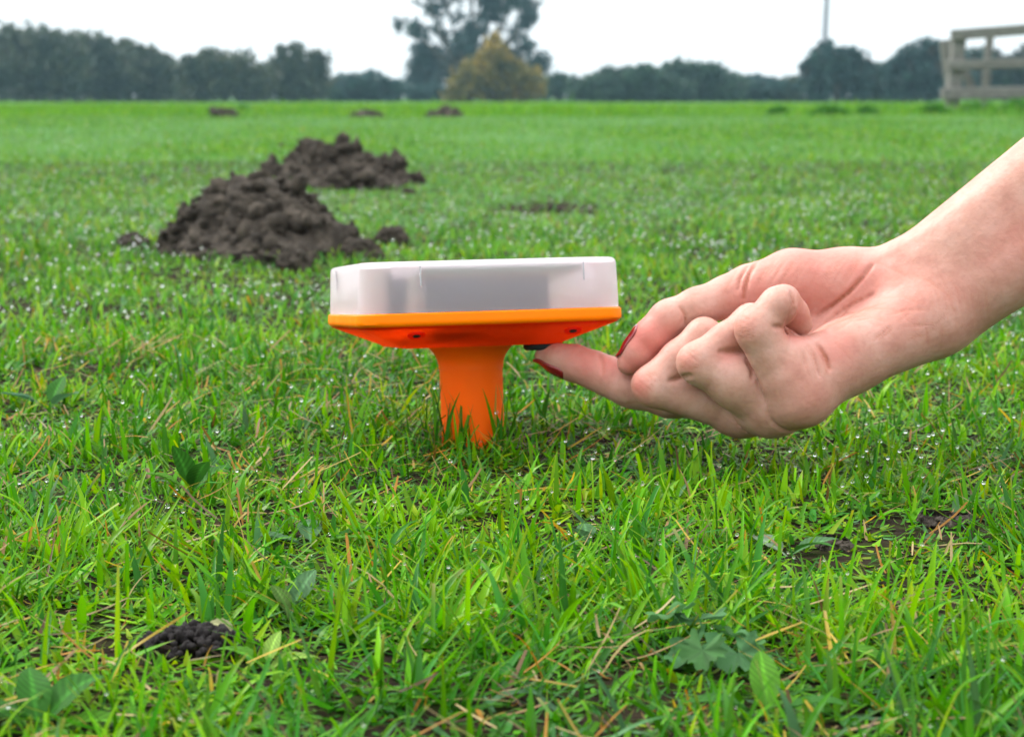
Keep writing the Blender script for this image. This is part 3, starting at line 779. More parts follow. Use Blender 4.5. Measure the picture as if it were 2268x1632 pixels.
# heel of the hand, thenar, hypothenar, palm
for (x0, y0, d0, r0, x1, y1, d1, r1, k) in (
        (1900, 260, 1.022, 185, 1700, 300, 1.030, 165, 0.012),
        (1820, 370, 1.013, 170, 1480, 520, 1.006, 150, 0.012),      # hypothenar
        (1480, 520, 1.006, 150, 1290, 650, 0.997, 145, 0.010),
        (1800, 170, 1.032, 150, 1480, 205, 1.036, 150, 0.012),      # root of the thumb
        (1480, 200, 1.036, 152, 1240, 195, 1.036, 142, 0.010),
        (1240, 195, 1.036, 142, 1060, 220, 1.037, 104, 0.008),
        (1750, 300, 1.036, 140, 1330, 560, 1.024, 130, 0.012),      # palm plate
        (1750, 260, 1.042, 140, 1150, 600, 1.038, 130, 0.012),
        (1750, 240, 1.046, 130, 1000, 640, 1.050, 110, 0.012),
        (1290, 660, 0.998, 140, 1130, 720, 1.012, 125, 0.008),      # knuckle row
        (1130, 720, 1.012, 125, 1010, 735, 1.028, 118, 0.008),
        (1010, 735, 1.028, 118, 900, 690, 1.046, 105, 0.008)):
    body.cone(hz(x0, y0, d0), hr(r0, d0), hz(x1, y1, d1), hr(r1, d1), k)
# wrist tendons
body.cone(hz(1640, 95, 1.0230), hr(20), hz(2900, -640, 0.968), hr(34), 0.006)
body.cone(hz(1225, 535, 0.993), hr(116), hz(1340, 575, 0.999), hr(128), 0.010)     # pad under the little finger

pinky = [(1262, 690, 0.995, 140), (1090, 408, 0.986, 91), (1080, 392, 0.986, 87), (1183, 288, 0.987, 81), (1206, 268, 0.991, 64), (1250, 325, 0.9955, 61), (1284, 372, 0.998, 49)]
ring = [(1160, 735, 1.008, 134), (1000, 618, 1.003, 133), (842, 556, 1.001, 91), (816, 540, 1.000, 82), (950, 450, 1.002, 80), (1060, 365, 1.003, 80), (1160, 430, 1.005, 68)]
middle = [(1020, 740, 1.026, 122), (636, 656, 1.017, 83), (614, 642, 1.018, 80), (740, 525, 1.020, 78), (850, 425, 1.021, 78), (960, 480, 1.022, 68)]
index = [(905, 690, 1.048, 108), (700, 690, 1.048, 94), (545, 655, 1.050, 88), (505, 640, 1.051, 87), (430, 605, 1.056, 85), (360, 575, 1.060, 81), (275, 545, 1.064, 79), (200, 525, 1.066, 64), (138, 512, 1.068, 38)]
thumb = [(1060, 220, 1.037, 100), (960, 250, 1.036, 92), (820, 298, 1.035, 84), (705, 345, 1.034, 80), (685, 360, 1.034, 80), (620, 430, 1.034, 82), (562, 497, 1.035, 72), (518, 545, 1.036, 54)]
roots = hfield()
for f, frac in ((pinky, 0.3), (ring, 0.15), (middle, 0.15), (index, 0.3), (thumb, 0.8)):
    a, b = f[0], f[1]
    body.cone(hz(*a[:3]), hr(a[3], a[2]), hz(*[a[i] + (b[i] - a[i]) * frac for i in range(3)]), hr(a[3] + (b[3] - a[3]) * frac, a[2]), 0.007)
others = np.full_like(body.v, 1.0)          # fingers already placed: a fold is pressed in where two of them meet
for f in (index, thumb, middle, ring, pinky):
    fl = np.minimum.reduce([hz(*q[:3]) - hr(q[3]) for q in f]) - 0.01; fh = np.maximum.reduce([hz(*q[:3]) + hr(q[3]) for q in f]) + 0.01
    g = Field(body.lo + HV * np.floor((fl - body.lo) / HV), fh, HV)
    for c in chain(f, 0.0035): g.cone(*c)
    o = np.round((g.lo - body.lo) / HV).astype(int)
    e = np.minimum(o + g.n, body.n); w = e - o
    sl = tuple(slice(o[i], e[i]) for i in range(3))
    gv = g.v[:w[0], :w[1], :w[2]]
    body.smin(sl, gv, 0.0009)
    ov = others[sl]
    body.v[sl] += 0.0013 * np.clip(1 - np.abs(gv - ov) / 0.0021, 0, 1) * (np.maximum(gv, ov) < 0.004)
    others[sl] = np.minimum(ov, gv)
# folds pressed into the flesh
def groove(pts, r, depth=0.0):
    for (x0, y0, d0), (x1, y1, d1) in zip(pts[:-1], pts[1:]):
        a, b = hz(x0, y0, d0), hz(x1, y1, d1); m = r + 0.004
        sl, P = body.block(np.minimum(a, b) - m, np.maximum(a, b) + m)
        if P.size == 0: continue
        ab = b - a; t = np.clip(((P - a) @ ab) / float(ab @ ab), 0, 1)
        d = np.linalg.norm(P - a - t[..., None] * ab, axis=-1) - r
        k = 0.0016; v = body.v[sl]; hh = np.clip(0.5 - 0.5 * (v + d) / k, 0, 1)
        body.v[sl] = v * (1 - hh) + (-d) * hh + k * hh * (1 - hh)
def press(pts, r):
    """a fold line pressed into the visible skin"""
    q = []
    for (x0, y0), (x1, y1) in zip(pts[:-1], pts[1:]):
        n_ = max(2, int(math.hypot(x1 - x0, y1 - y0) / 14))
        for t in np.linspace(0, 1, n_, endpoint=False): q.append((x0 + (x1 - x0) * t, y0 + (y1 - y0) * t))
    q.append(pts[-1]); zs = [front_z(*a) for a in q]
    q = [(a[0], a[1], z - 0.0002) for a, z in zip(q, zs) if z is not None]
    for a, b in zip(q[:-1], q[1:]):
        if abs(a[2] - b[2]) < 0.004: groove([a, b], r)
def front_z(px, py):
    ds = np.linspace(0.94, 1.08, 281); P = np.stack([hz(px, py, d) for d in ds]); s = body.sample(P)
    i = np.argmax(s < 0); return ds[i] if s[i] < 0 else None
for pts, r in (([(1240, 232), (1250, 270), (1246, 312), (1226, 352), (1212, 380)], 0.0010), ([(1160, 384), (1205, 390), (1255, 426)], 0.0010), ([(925, 497), (980, 493), (1030, 500)], 0.0010), ([(700, 624), (745, 610), (790, 602)], 0.0010),
               ([(1350, 462), (1375, 500), (1395, 540), (1405, 572)], 0.0008), ([(1318, 475), (1345, 540), (1362, 600)], 0.0004), ([(1290, 500), (1302, 560)], 0.0004),
               ([(745, 296), (766, 330), (770, 372)], 0.0005), ([(1085, 96), (1052, 150), (1033, 215), (1027, 285)], 0.0006), ([(1042, 118), (1010, 175), (998, 230)], 0.0004),
               ([(1345, 340), (1420, 290), (1490, 235), (1550, 170), (1595, 112)], 0.0005), ([(1335, 398), (1420, 342), (1520, 280), (1600, 240)], 0.0003), ([(385, 502), (402, 545), (398, 590)], 0.0003), ([(1040, 535), (1066, 575), (1062, 612)], 0.0008)):
    press(pts, r)
hand_V, hand_F = main_piece(*body.surface())
hand_V = relax(hand_V, hand_F, 2, 0.3)

# creases and flush: features of the skin itself, kept as attributes on its vertices
def front_z(px, py):
    ds = np.linspace(0.94, 1.08, 281); P = np.stack([hz(px, py, d) for d in ds]); s = body.sample(P)
    i = np.argmax(s < 0); return ds[i] if s[i] < 0 else None
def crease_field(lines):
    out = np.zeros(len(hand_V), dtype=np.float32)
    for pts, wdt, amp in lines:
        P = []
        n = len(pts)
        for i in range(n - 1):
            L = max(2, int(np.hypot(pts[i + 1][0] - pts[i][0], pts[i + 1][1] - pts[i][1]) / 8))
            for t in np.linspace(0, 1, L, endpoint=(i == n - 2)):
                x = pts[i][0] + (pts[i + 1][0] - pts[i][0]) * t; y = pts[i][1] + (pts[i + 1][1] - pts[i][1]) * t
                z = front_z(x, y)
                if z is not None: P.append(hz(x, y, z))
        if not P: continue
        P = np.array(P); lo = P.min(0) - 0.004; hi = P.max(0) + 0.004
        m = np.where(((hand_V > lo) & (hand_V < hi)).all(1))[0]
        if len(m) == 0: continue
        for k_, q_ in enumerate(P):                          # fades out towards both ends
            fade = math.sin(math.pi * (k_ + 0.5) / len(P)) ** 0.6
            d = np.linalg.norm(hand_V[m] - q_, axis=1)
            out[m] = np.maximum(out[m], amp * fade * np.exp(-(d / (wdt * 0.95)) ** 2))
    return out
mm = 0.001
CR = [
    # thumb joint and web
    ([(745, 300), (765, 330), (770, 372)], 0.8*mm, 0.9), ([(1085, 92), (1050, 150), (1030, 215), (1025, 285)], 1.0*mm, 1.0),
    ([(1045, 112), (1010, 170), (995, 230)], 0.8*mm, 0.7), ([(1000, 130), (960, 190), (930, 260)], 0.8*mm, 0.4), ([(1180, 75), (1130, 140), (1085, 215)], 0.7*mm, 0.35),
    ([(1290, 60), (1240, 120), (1200, 190)], 0.7*mm, 0.25), ([(1480, 60), (1440, 120), (1390, 190)], 0.7*mm, 0.35), ([(1540, 65), (1510, 120), (1470, 175)], 0.7*mm, 0.35),
    # life line and palm lines
    ([(1345, 340), (1420, 290), (1490, 235), (1550, 170), (1600, 105)], 1.0*mm, 1.0), ([(1340, 395), (1420, 340), (1520, 280), (1610, 235)], 0.9*mm, 0.55),
    ([(1310, 430), (1390, 385), (1480, 350), (1570, 300), (1660, 280)], 0.9*mm, 0.55), ([(1420, 400), (1500, 360), (1600, 345), (1680, 370)], 0.8*mm, 0.35),
    ([(1560, 250), (1640, 255), (1740, 250), (1830, 290)], 0.8*mm, 0.3), ([(1640, 300), (1720, 320), (1800, 390)], 0.8*mm, 0.3), ([(1520, 320), (1600, 300), (1700, 310), (1780, 350)], 0.8*mm, 0.3),
    # wrist folds
    ([(1760, 150), (1850, 180), (1930, 240), (1965, 320), (1970, 400)], 1.0*mm, 0.4), ([(1820, 330), (1840, 400), (1845, 480)], 0.9*mm, 0.35), ([(1880, 330), (1905, 400), (1900, 470)], 0.9*mm, 0.3),
    ([(1600, 90), (1690, 130), (1790, 180)], 0.8*mm, 0.3),
    # little finger root folds
    ([(1290, 500), (1300, 550), (1320, 600)], 0.7*mm, 0.5), ([(1320, 470), (1345, 540), (1365, 610)], 0.7*mm, 0.6), ([(1350, 460), (1390, 520), (1405, 570), (1385, 590)], 0.9*mm, 1.0), ([(1430, 450), (1480, 500), (1510, 540)], 0.7*mm, 0.35),
    ([(1250, 300), (1243, 250)], 0.9*mm, 0.8), ([(1175, 380), (1215, 390), (1250, 425)], 0.9*mm, 0.8),
    # knuckle wrinkles
    ([(1010, 395), (1045, 400), (1080, 385)], 0.6*mm, 0.4), ([(1020, 425), (1060, 430), (1100, 410)], 0.6*mm, 0.3), ([(770, 570), (820, 560), (855, 535)], 0.6*mm, 0.4), ([(745, 500), (800, 495), (850, 515)], 0.6*mm, 0.3),
    ([(600, 580), (640, 600), (665, 630)], 0.6*mm, 0.35), ([(560, 650), (590, 690), (620, 715)], 0.6*mm, 0.3), ([(380, 500), (400, 540), (400, 600)], 0.8*mm, 0.35), ([(455, 710), (500, 725), (560, 715)], 0.7*mm, 0.4),
    ([(940, 495), (1000, 490), (1040, 500)], 0.9*mm, 0.8), ([(710, 620), (760, 605), (790, 600)], 0.9*mm, 0.8),
    ([(1040, 530), (1065, 570), (1060, 610)], 0.9*mm, 0.7),
]
_g = np.random.default_rng(8)
for k_ in range(13):                                          # fine parallel lines across the ball of the thumb
    x_ = 1120 + k_ * 33 + _g.uniform(-8, 8); CR.append(([(x_ + 40, 75 + _g.uniform(-8, 25)), (x_, 140 + _g.uniform(-15, 15)), (x_ - 48, 210 + _g.uniform(-20, 30))], 0.75*mm, _g.uniform(0.22, 0.5)))
for k_ in range(12):                                          # short wrinkles over the palm and wrist
    x_, y_ = _g.uniform(1440, 1900), _g.uniform(230, 430); a_ = _g.uniform(-0.9, 0.1); l_ = _g.uniform(40, 90)
    CR.append(([(x_ - l_ * math.cos(a_), y_ - l_ * math.sin(a_)), (x_, y_ + _g.uniform(-8, 8)), (x_ + l_ * math.cos(a_), y_ + l_ * math.sin(a_))], 0.75*mm, _g.uniform(0.3, 0.6)))
for k_ in range(9):                                           # fine wrist folds
    x_ = 1830 + k_ * 30; CR.append(([(x_ - 30, 120 + k_ * 5), (x_ + 25, 230 + _g.uniform(-20, 20)), (x_ + 45, 360 + _g.uniform(-20, 20))], 0.75*mm, _g.uniform(0.15, 0.35)))
for (cx_, cy_, dx_, dy_) in ((1030, 385, 0.95, 0.3), (785, 530, 0.8, 0.55), (590, 640, 0.75, 0.6)):   # knuckle wrinkles
    for k_ in range(5):
        ox, oy = -dy_ * (k_ - 2) * 22, dx_ * (k_ - 2) * 22; l_ = _g.uniform(24, 42)
        CR.append(([(cx_ + ox - dx_ * l_, cy_ + oy - dy_ * l_), (cx_ + ox + 4, cy_ + oy + 4), (cx_ + ox + dx_ * l_, cy_ + oy + dy_ * l_)], 0.7*mm, _g.uniform(0.3, 0.6)))
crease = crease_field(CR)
flush = np.zeros(len(hand_V), dtype=np.float32)
for (x, y, d, r, a) in ((600, 440, 1.03, 130, 1.0), (540, 540, 1.03, 90, 0.8), (300, 520, 1.045, 110, 0.9), (420, 540, 1.045, 90, 0.7), (565, 650, 1.01, 55, 0.75), (765, 545, 0.99, 55, 0.5),
                        (1280, 370, 0.985, 90, 0.9), (1040, 400, 0.98, 70, 0.35), (1100, 260, 1.02, 170, 0.6), (1330, 160, 1.02, 260, 0.55), (1530, 180, 1.02, 180, 0.6), (1430, 500, 0.99, 120, 0.5),
                        (1700, 280, 1.0, 220, 0.35), (1280, 680, 0.985, 150, 0.35), (1950, 250, 1.0, 160, 0.25), (2250, 40, 0.98, 200, 0.4), (960, 500, 0.99, 70, 0.5)):
    p = hz(x, y, d); flush = np.maximum(flush, a * np.exp(-((np.linalg.norm(hand_V - p, axis=1) / hr(r)) ** 2)))
flush *= 0.75 + 0.5 * fbm(hand_V * 160, 3)

skin, nt, out = new_mat("skin")
p = principled(nt, Roughness=0.50, Specular_IOR_Level=0.26, Subsurface_Weight=0.20, Subsurface_Scale=0.0022)
p.inputs['Subsurface Radius'].default_value = (1.0, 0.36, 0.2)
L = nt.links.new
tc = nt.nodes.new('ShaderNodeTexCoord')
a1 = nt.nodes.new('ShaderNodeAttribute'); a1.attribute_name = 'flush'
a2 = nt.nodes.new('ShaderNodeAttribute'); a2.attribute_name = 'crease'
n1 = nt.nodes.new('ShaderNodeTexNoise'); n1.inputs['Scale'].default_value = 70; n1.inputs['Detail'].default_value = 5
L(tc.outputs['Object'], n1.inputs['Vector'])
base = ramp(nt, n1.outputs['Fac'], [(0.30, (0.42, 0.205, 0.160)), (0.50, (0.49, 0.265, 0.210)), (0.70, (0.53, 0.315, 0.262))])
n4 = nt.nodes.new('ShaderNodeTexNoise'); n4.inputs['Scale'].default_value = 420; n4.inputs['Detail'].default_value = 4      # fine mottling
L(tc.outputs['Object'], n4.inputs['Vector'])
mo = ramp(nt, n4.outputs['Fac'], [(0.34, (0.80, 0.70, 0.68)), (0.52, (1, 1, 1)), (0.70, (1.0, 0.93, 0.90))])
mb = nt.nodes.new('ShaderNodeMix'); mb.data_type = 'RGBA'; mb.blend_type = 'MULTIPLY'; mb.inputs['Factor'].default_value = 0.30
L(base.outputs[0], mb.inputs[6]); L(mo.outputs[0], mb.inputs[7])
mx = nt.nodes.new('ShaderNodeMix'); mx.data_type = 'RGBA'
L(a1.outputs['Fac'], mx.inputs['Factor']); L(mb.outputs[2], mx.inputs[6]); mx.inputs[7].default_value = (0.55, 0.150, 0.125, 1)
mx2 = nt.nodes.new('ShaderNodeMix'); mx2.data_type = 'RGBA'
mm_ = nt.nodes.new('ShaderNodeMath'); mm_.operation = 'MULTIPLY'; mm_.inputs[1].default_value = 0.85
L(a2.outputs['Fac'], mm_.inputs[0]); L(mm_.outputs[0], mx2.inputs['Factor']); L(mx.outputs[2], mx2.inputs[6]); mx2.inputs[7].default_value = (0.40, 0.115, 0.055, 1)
L(mx2.outputs[2], p.inputs['Base Color'])
# fine skin lines and pores
v1 = nt.nodes.new('ShaderNodeTexVoronoi'); v1.inputs['Scale'].default_value = 900; v1.feature = 'DISTANCE_TO_EDGE'
n2 = nt.nodes.new('ShaderNodeTexNoise'); n2.inputs['Scale'].default_value = 240; n2.inputs['Detail'].default_value = 6
L(tc.outputs['Object'], v1.inputs['Vector']); L(tc.outputs['Object'], n2.inputs['Vector'])
b1 = nt.nodes.new('ShaderNodeBump'); b1.inputs['Strength'].default_value = 0.8; b1.inputs['Distance'].default_value = 0.0009; b1.invert = True
b2 = nt.nodes.new('ShaderNodeBump'); b2.inputs['Strength'].default_value = 0.55; b2.inputs['Distance'].default_value = 0.0008
b3 = nt.nodes.new('ShaderNodeBump'); b3.inputs['Strength'].default_value = 0.12; b3.inputs['Distance'].default_value = 0.0004
L(a2.outputs['Fac'], b1.inputs['Height']); L(n2.outputs['Fac'], b2.inputs['Height']); L(v1.outputs['Distance'], b3.inputs['Height'])
L(b1.outputs[0], b2.inputs['Normal']); L(b2.outputs[0], b3.inputs['Normal']); L(b3.outputs[0], p.inputs['Normal'])
L(p.outputs[0], out.inputs['Surface'])

# creases are also real relief
hn = body.grad(hand_V)
hand_V2 = hand_V - hn * (crease * 0.0013)[:, None]
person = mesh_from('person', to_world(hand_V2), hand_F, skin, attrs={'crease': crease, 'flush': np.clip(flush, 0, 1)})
tag(person, 'bare right hand and forearm reaching in, extended index finger pressing the orange device from below', 'person')

polish, nt, out = new_mat("red_nail_polish")
p = principled(nt, Base_Color=(0.22, 0.008, 0.015, 1), Roughness=0.16, Coat_Weight=0.6, Coat_Roughness=0.05)
nt.links.new(p.outputs[0], out.inputs['Surface'])
def nail(a, b, dorsal, half_w, t0, t1, free, lab):
    """a nail wrapped on the back of the last finger bone a -> b, laid on the skin"""
    a = hz(*a); b = hz(*b); ax = b - a; Ln = np.linalg.norm(ax); ax /= Ln
    dz = np.array(dorsal, dtype=float); dz -= ax * (dz @ ax); dz /= np.linalg.norm(dz); sd = np.cross(ax, dz)
    nu, nv = 18, 13; V = []; r_last = None
    for layer in (0, 1):
        for i in range(nu):
            t = t0 + (t1 - t0) * i / (nu - 1)
            u = i / (nu - 1)
            shrink = (1 - 0.25 * (1 - min(1, u / 0.25)) ** 2) * math.sqrt(max(0.0, 1 - max(0, (u - 0.66) / 0.345) ** 2.4))
            for j in range(nv):
                th = (j / (nv - 1) * 2 - 1) * half_w * max(shrink, 0.04)
                rd = dz * math.cos(th) + sd * math.sin(th)
                tt = min(t, 1.0 - 0.0)
                o = a + ax * Ln * tt
                rs = np.linspace(0, 0.016, 81); s = body.sample(o + rs[:, None] * rd)
                k = np.argmax(s > 0); r = rs[k] if s[k] > 0 else 0.008
                V.append((i, j, layer, t, th, r))
    arr = np.array([q[5] for q in V]).reshape(2, nu, nv)
    for _ in range(3):                                         # even out the sampled radii
        pd = np.pad(arr, ((0, 0), (1, 1), (1, 1)), mode='edge'); arr = (pd[:, :-2, 1:-1] + pd[:, 2:, 1:-1] + pd[:, 1:-1, :-2] + pd[:, 1:-1, 2:] + 2 * arr) / 6
    P = []
    for i, j, layer, t, th, r in V:
        rd = dz * math.cos(th) + sd * math.sin(th)
        u = i / (nu - 1)
        rr = arr[layer, i, j] + (0.0006 if layer == 0 else -0.0004) - (0.0006 * max(0, 1 - u / 0.12) if layer == 0 else 0)
        P.append(a + ax * (Ln * t) + rd * rr + dz * free * max(0, u - 0.7))
    F = []
    N = nu * nv
    for i in range(nu - 1):
        for j in range(nv - 1):
            q = i * nv + j
            F.append((q, q + 1, q + nv + 1, q + nv)); F.append((N + q, N + q + nv, N + q + nv + 1, N + q + 1))
    for i in range(nu - 1):
        for j in (0, nv - 1):
            q = i * nv + j; F.append((q, q + nv, N + q + nv, N + q) if j == 0 else (q, N + q, N + q + nv, q + nv))
    for j in range(nv - 1):
        for i in (0, nu - 1):
            q = i * nv + j; F.append((q, N + q, N + q + 1, q + 1) if i == 0 else (q, q + 1, N + q + 1, N + q))
    o = mesh_from('fingernail', to_world(np.array(P)), F, polish, person)
    o['label'] = lab
    return o
nail((275, 545, 1.064), (120, 508, 1.068), (-0.25, -0.92, -0.12), 0.95, 0.15, 1.12, -0.0004, 'dark red painted index fingernail')
nail((640, 405, 1.034), (530, 535, 1.036), (-0.80, 0.55, 0.28), 0.95, 0.18, 1.20, 0.0, 'dark red painted thumbnail')
nail((1205, 290, 0.985), (1292, 370, 0.992), (0.40, 0.30, 0.85), 0.35, 0.75, 1.10, 0.0, 'red painted little fingernail')
# ------------------------------------------------------------------ grass
M_grass, nt, out = new_mat('wet_grass_blade')
a = nt.nodes.new('ShaderNodeAttribute'); a.attribute_name = 'Col'
p = principled(nt, Roughness=0.36, Specular_IOR_Level=0.12); t = nt.nodes.new('ShaderNodeBsdfTranslucent'); mx = nt.nodes.new('ShaderNodeMixShader')
nt.links.new(a.outputs['Color'], p.inputs['Base Color'])
tm = nt.nodes.new('ShaderNodeMix'); tm.data_type = 'RGBA'; tm.blend_type = 'MULTIPLY'; tm.inputs['Factor'].default_value = 1.0; tm.inputs[7].default_value = (1.35, 1.25, 0.4, 1)
nt.links.new(a.outputs['Color'], tm.inputs[6]); nt.links.new(tm.outputs[2], t.inputs['Color'])
mx.inputs[0].default_value = 0.34
nt.links.new(p.outputs[0], mx.inputs[1]); nt.links.new(t.outputs[0], mx.inputs[2]); nt.links.new(mx.outputs[0], out.inputs['Surface'])

# height left free under the hand and the device
CELL = 0.005; CX0, CY0, CNX, CNY = -0.35, 0.75, 160, 120
ceil_map = np.full((CNX, CNY), 9.0)
def add_ceiling(P):
    i = ((P[:, 0] - CX0) / CELL).astype(int); j = ((P[:, 1] - CY0) / CELL).astype(int)
    m = (i >= 0) & (i < CNX) & (j >= 0) & (j < CNY)
    np.minimum.at(ceil_map, (i[m], j[m]), P[m, 2])
add_ceiling(to_world(hand_V2))
add_ceiling(dev(np.random.default_rng(1).uniform(-1, 1, (20000, 3)) * np.array([A_, A_, 0]) + np.array([0, 0, H1])) - np.array([0, 0, 0.006]))
for _ in range(4):
    c2 = ceil_map.copy()
    c2[1:] = np.minimum(c2[1:], ceil_map[:-1]); c2[:-1] = np.minimum(c2[:-1], ceil_map[1:]); c2[:, 1:] = np.minimum(c2[:, 1:], ceil_map[:, :-1]); c2[:, :-1] = np.minimum(c2[:, :-1], ceil_map[:, 1:])
    ceil_map = c2
def free_height(x, y):
    i = ((x - CX0) / CELL).astype(int); j = ((y - CY0) / CELL).astype(int)
    m = (i >= 0) & (i < CNX) & (j >= 0) & (j < CNY)
    r = np.full(len(x), 9.0); r[m] = ceil_map[i[m], j[m]]; return r

stem_base = dev([[0, 0, -0.056]])[0]
bare = [(*on_ground(1850, 1230)[:2], 0.030, 0.035, 0.55), (*on_ground(2080, 1180)[:2], 0.030, 0.03, 0.5), (*on_ground(2010, 1330)[:2], 0.03, 0.02, 0.5), (*on_ground(330, 1440)[:2], 0.02, 0.018, 0.45), (*on_ground(790, 1470)[:2], 0.016, 0.014, 0.7),
        (*on_ground(350, 1080)[:2], 0.02, 0.03, 0.5), (*on_ground(120, 835)[:2], 0.03, 0.05, 0.6), (*on_ground(1240, 465)[:2], 0.10, 0.22, 0.8)]
GREENS = np.array([(0.070, 0.240, 0.001), (0.130, 0.305, 0.002), (0.032, 0.145, 0.002), (0.030, 0.155, 0.014), (0.205, 0.335, 0.003), (0.055, 0.155, 0.055)])
DRY = np.array([(0.34, 0.26, 0.12), (0.25, 0.16, 0.075), (0.30, 0.14, 0.02), (0.38, 0.27, 0.04), (0.11, 0.07, 0.035)])
low = [(*on_ground(430, 1500)[:2], 0.024, 0.045, 0.012), (*on_ground(1590, 1530)[:2], 0.030, 0.045, 0.014), (*on_ground(85, 1660)[:2], 0.02, 0.03, 0.012), (*on_ground(425, 1180)[:2], 0.016, 0.05, 0.011),
       (*on_ground(690, 1260)[:2], 0.02, 0.045, 0.011), (*on_ground(1850, 1290)[:2], 0.032, 0.06, 0.011), (*on_ground(2080, 1230)[:2], 0.03, 0.05, 0.011), (*on_ground(1005, 1190)[:2], 0.01, 0.03, 0.010), (*on_ground(1305, 1240)[:2], 0.01, 0.03, 0.010),
       (*on_ground(600, 1530)[:2], 0.016, 0.03, 0.010), (*on_ground(640, 1410)[:2], 0.014, 0.03, 0.011), (*on_ground(1745, 1260)[:2], 0.014, 0.03, 0.010), (*on_ground(110, 950)[:2], 0.03, 0.06, 0.011), (*on_ground(600, 620)[:2], 0.14, 0.16, 0.011), (*on_ground(770, 445)[:2], 0.14, 0.4, 0.012)]

def blade_mesh(x, y, z, Lh, W, az, th0, th1, col, tipc, seg, blunt, twist, g, fold=0.0):
    """strips of seg quads; th0 lean at the root, th1 added towards the tip"""
    n = len(x); t = np.linspace(0, 1, seg + 1)
    th = th0[:, None] + th1[:, None] * t[None] ** 1.4
    ds = Lh[:, None] / seg
    hx = np.concatenate([np.zeros((n, 1)), np.cumsum(np.sin((th[:, :-1] + th[:, 1:]) / 2) * ds, 1)], 1)
    vz = np.concatenate([np.zeros((n, 1)), np.cumsum(np.cos((th[:, :-1] + th[:, 1:]) / 2) * ds, 1)], 1)
    px = x[:, None] + hx * np.cos(az)[:, None]; py = y[:, None] + hx * np.sin(az)[:, None]; pz = np.maximum(z[:, None] + vz, 0.0015 + z[:, None] * 0.5)
    w = W[:, None] * np.minimum(0.55 + 1.6 * t, 1.0)[None] * np.maximum((1 - t[None] ** 2.2 * (1 - blunt[:, None])), 0.03) * 0.5
    ta = az[:, None] + math.pi / 2 + twist[:, None] * t[None]
    sx, sy = np.cos(ta), np.sin(ta)
    k = 2 + (fold > 0)
    V = np.empty((n, seg + 1, k, 3), dtype=np.float32)
    for c, sgn in ((0, -1), (k - 1, 1)):
        V[:, :, c, 0] = px + sgn * w * sx; V[:, :, c, 1] = py + sgn * w * sy; V[:, :, c, 2] = pz + w * 0.15 * sgn
    if k == 3:
        V[:, :, 1, 0] = px + w * fold * np.cos(az)[:, None]; V[:, :, 1, 1] = py + w * fold * np.sin(az)[:, None]; V[:, :, 1, 2] = pz - w * fold * 0.8
    C = col[:, None, None, :] + (tipc - col)[:, None, None, :] * (np.clip(t - 0.72, 0, 1) / 0.28)[None, :, None, None] ** 1.2
    C = np.broadcast_to(C, (n, seg + 1, k, 3)).copy()
    if k == 3: C[:, :, 1] *= 1.12
    base = (np.arange(n) * (seg + 1) * k)[:, None, None]
    s = (np.arange(seg) * k)[None, :, None]; c = np.arange(k - 1)[None, None, :]
    q = base + s + c
    F = np.stack([q, q + 1, q + k + 1, q + k], -1).reshape(-1, 4)
    tips = np.stack([px[:, -1], py[:, -1], pz[:, -1]], -1)
    return V.reshape(-1, 3), F, C.reshape(-1, 3), tips

def scatter(y0, y1, dens, g, margin=1.16, extra=0.06, clump=True, f0=0.0, f1=0.0):
    area = 0.2571 * margin * (y1 ** 2 - y0 ** 2) + 2 * extra * (y1 - y0)
    n = int(dens * 1e4 * area)
    # distance with density proportional to the width of the view there
    hw = lambda y: 0.2571 * margin * y + extra
    yy = g.uniform(y0, y1, int(n * 2.2)); keep = g.random(len(yy)) < hw(yy) / hw(y1); yy = yy[keep][:n]
    x = g.uniform(-1, 1, len(yy)) * hw(yy)
    m = np.ones(len(x), bool)
    for cx, cy, rx, ry in no_grass: m &= ((x - cx) / rx) ** 2 + ((yy - cy) / ry) ** 2 > 1.0
    for cx, cy, rx, ry, pr in bare: m &= ~((((x - cx) / rx) ** 2 + ((yy - cy) / ry) ** 2 < 1.0 + 0.5 * (fbm(np.stack([x * 50, yy * 50, x * 0], -1), 2) - 0.4)) & (g.random(len(x)) < pr))
    m &= (x - stem_base[0]) ** 2 + (yy - stem_base[1]) ** 2 > 0.0185 ** 2
    if f0 > 0: m &= g.random(len(x)) < np.clip((yy - y0) / f0, 0, 1)      # feathered seams between the densities
    if f1 > 0: m &= g.random(len(x)) < np.clip((y1 - yy) / f1, 0, 1)
    if clump:
        d = fbm(np.stack([x * 38, yy * 38, x * 0 + 5], -1), 3); m &= g.random(len(x)) < np.clip(0.25 + (d - 0.30) * 3.2, 0.30, 1.0)
    return x[m], yy[m]

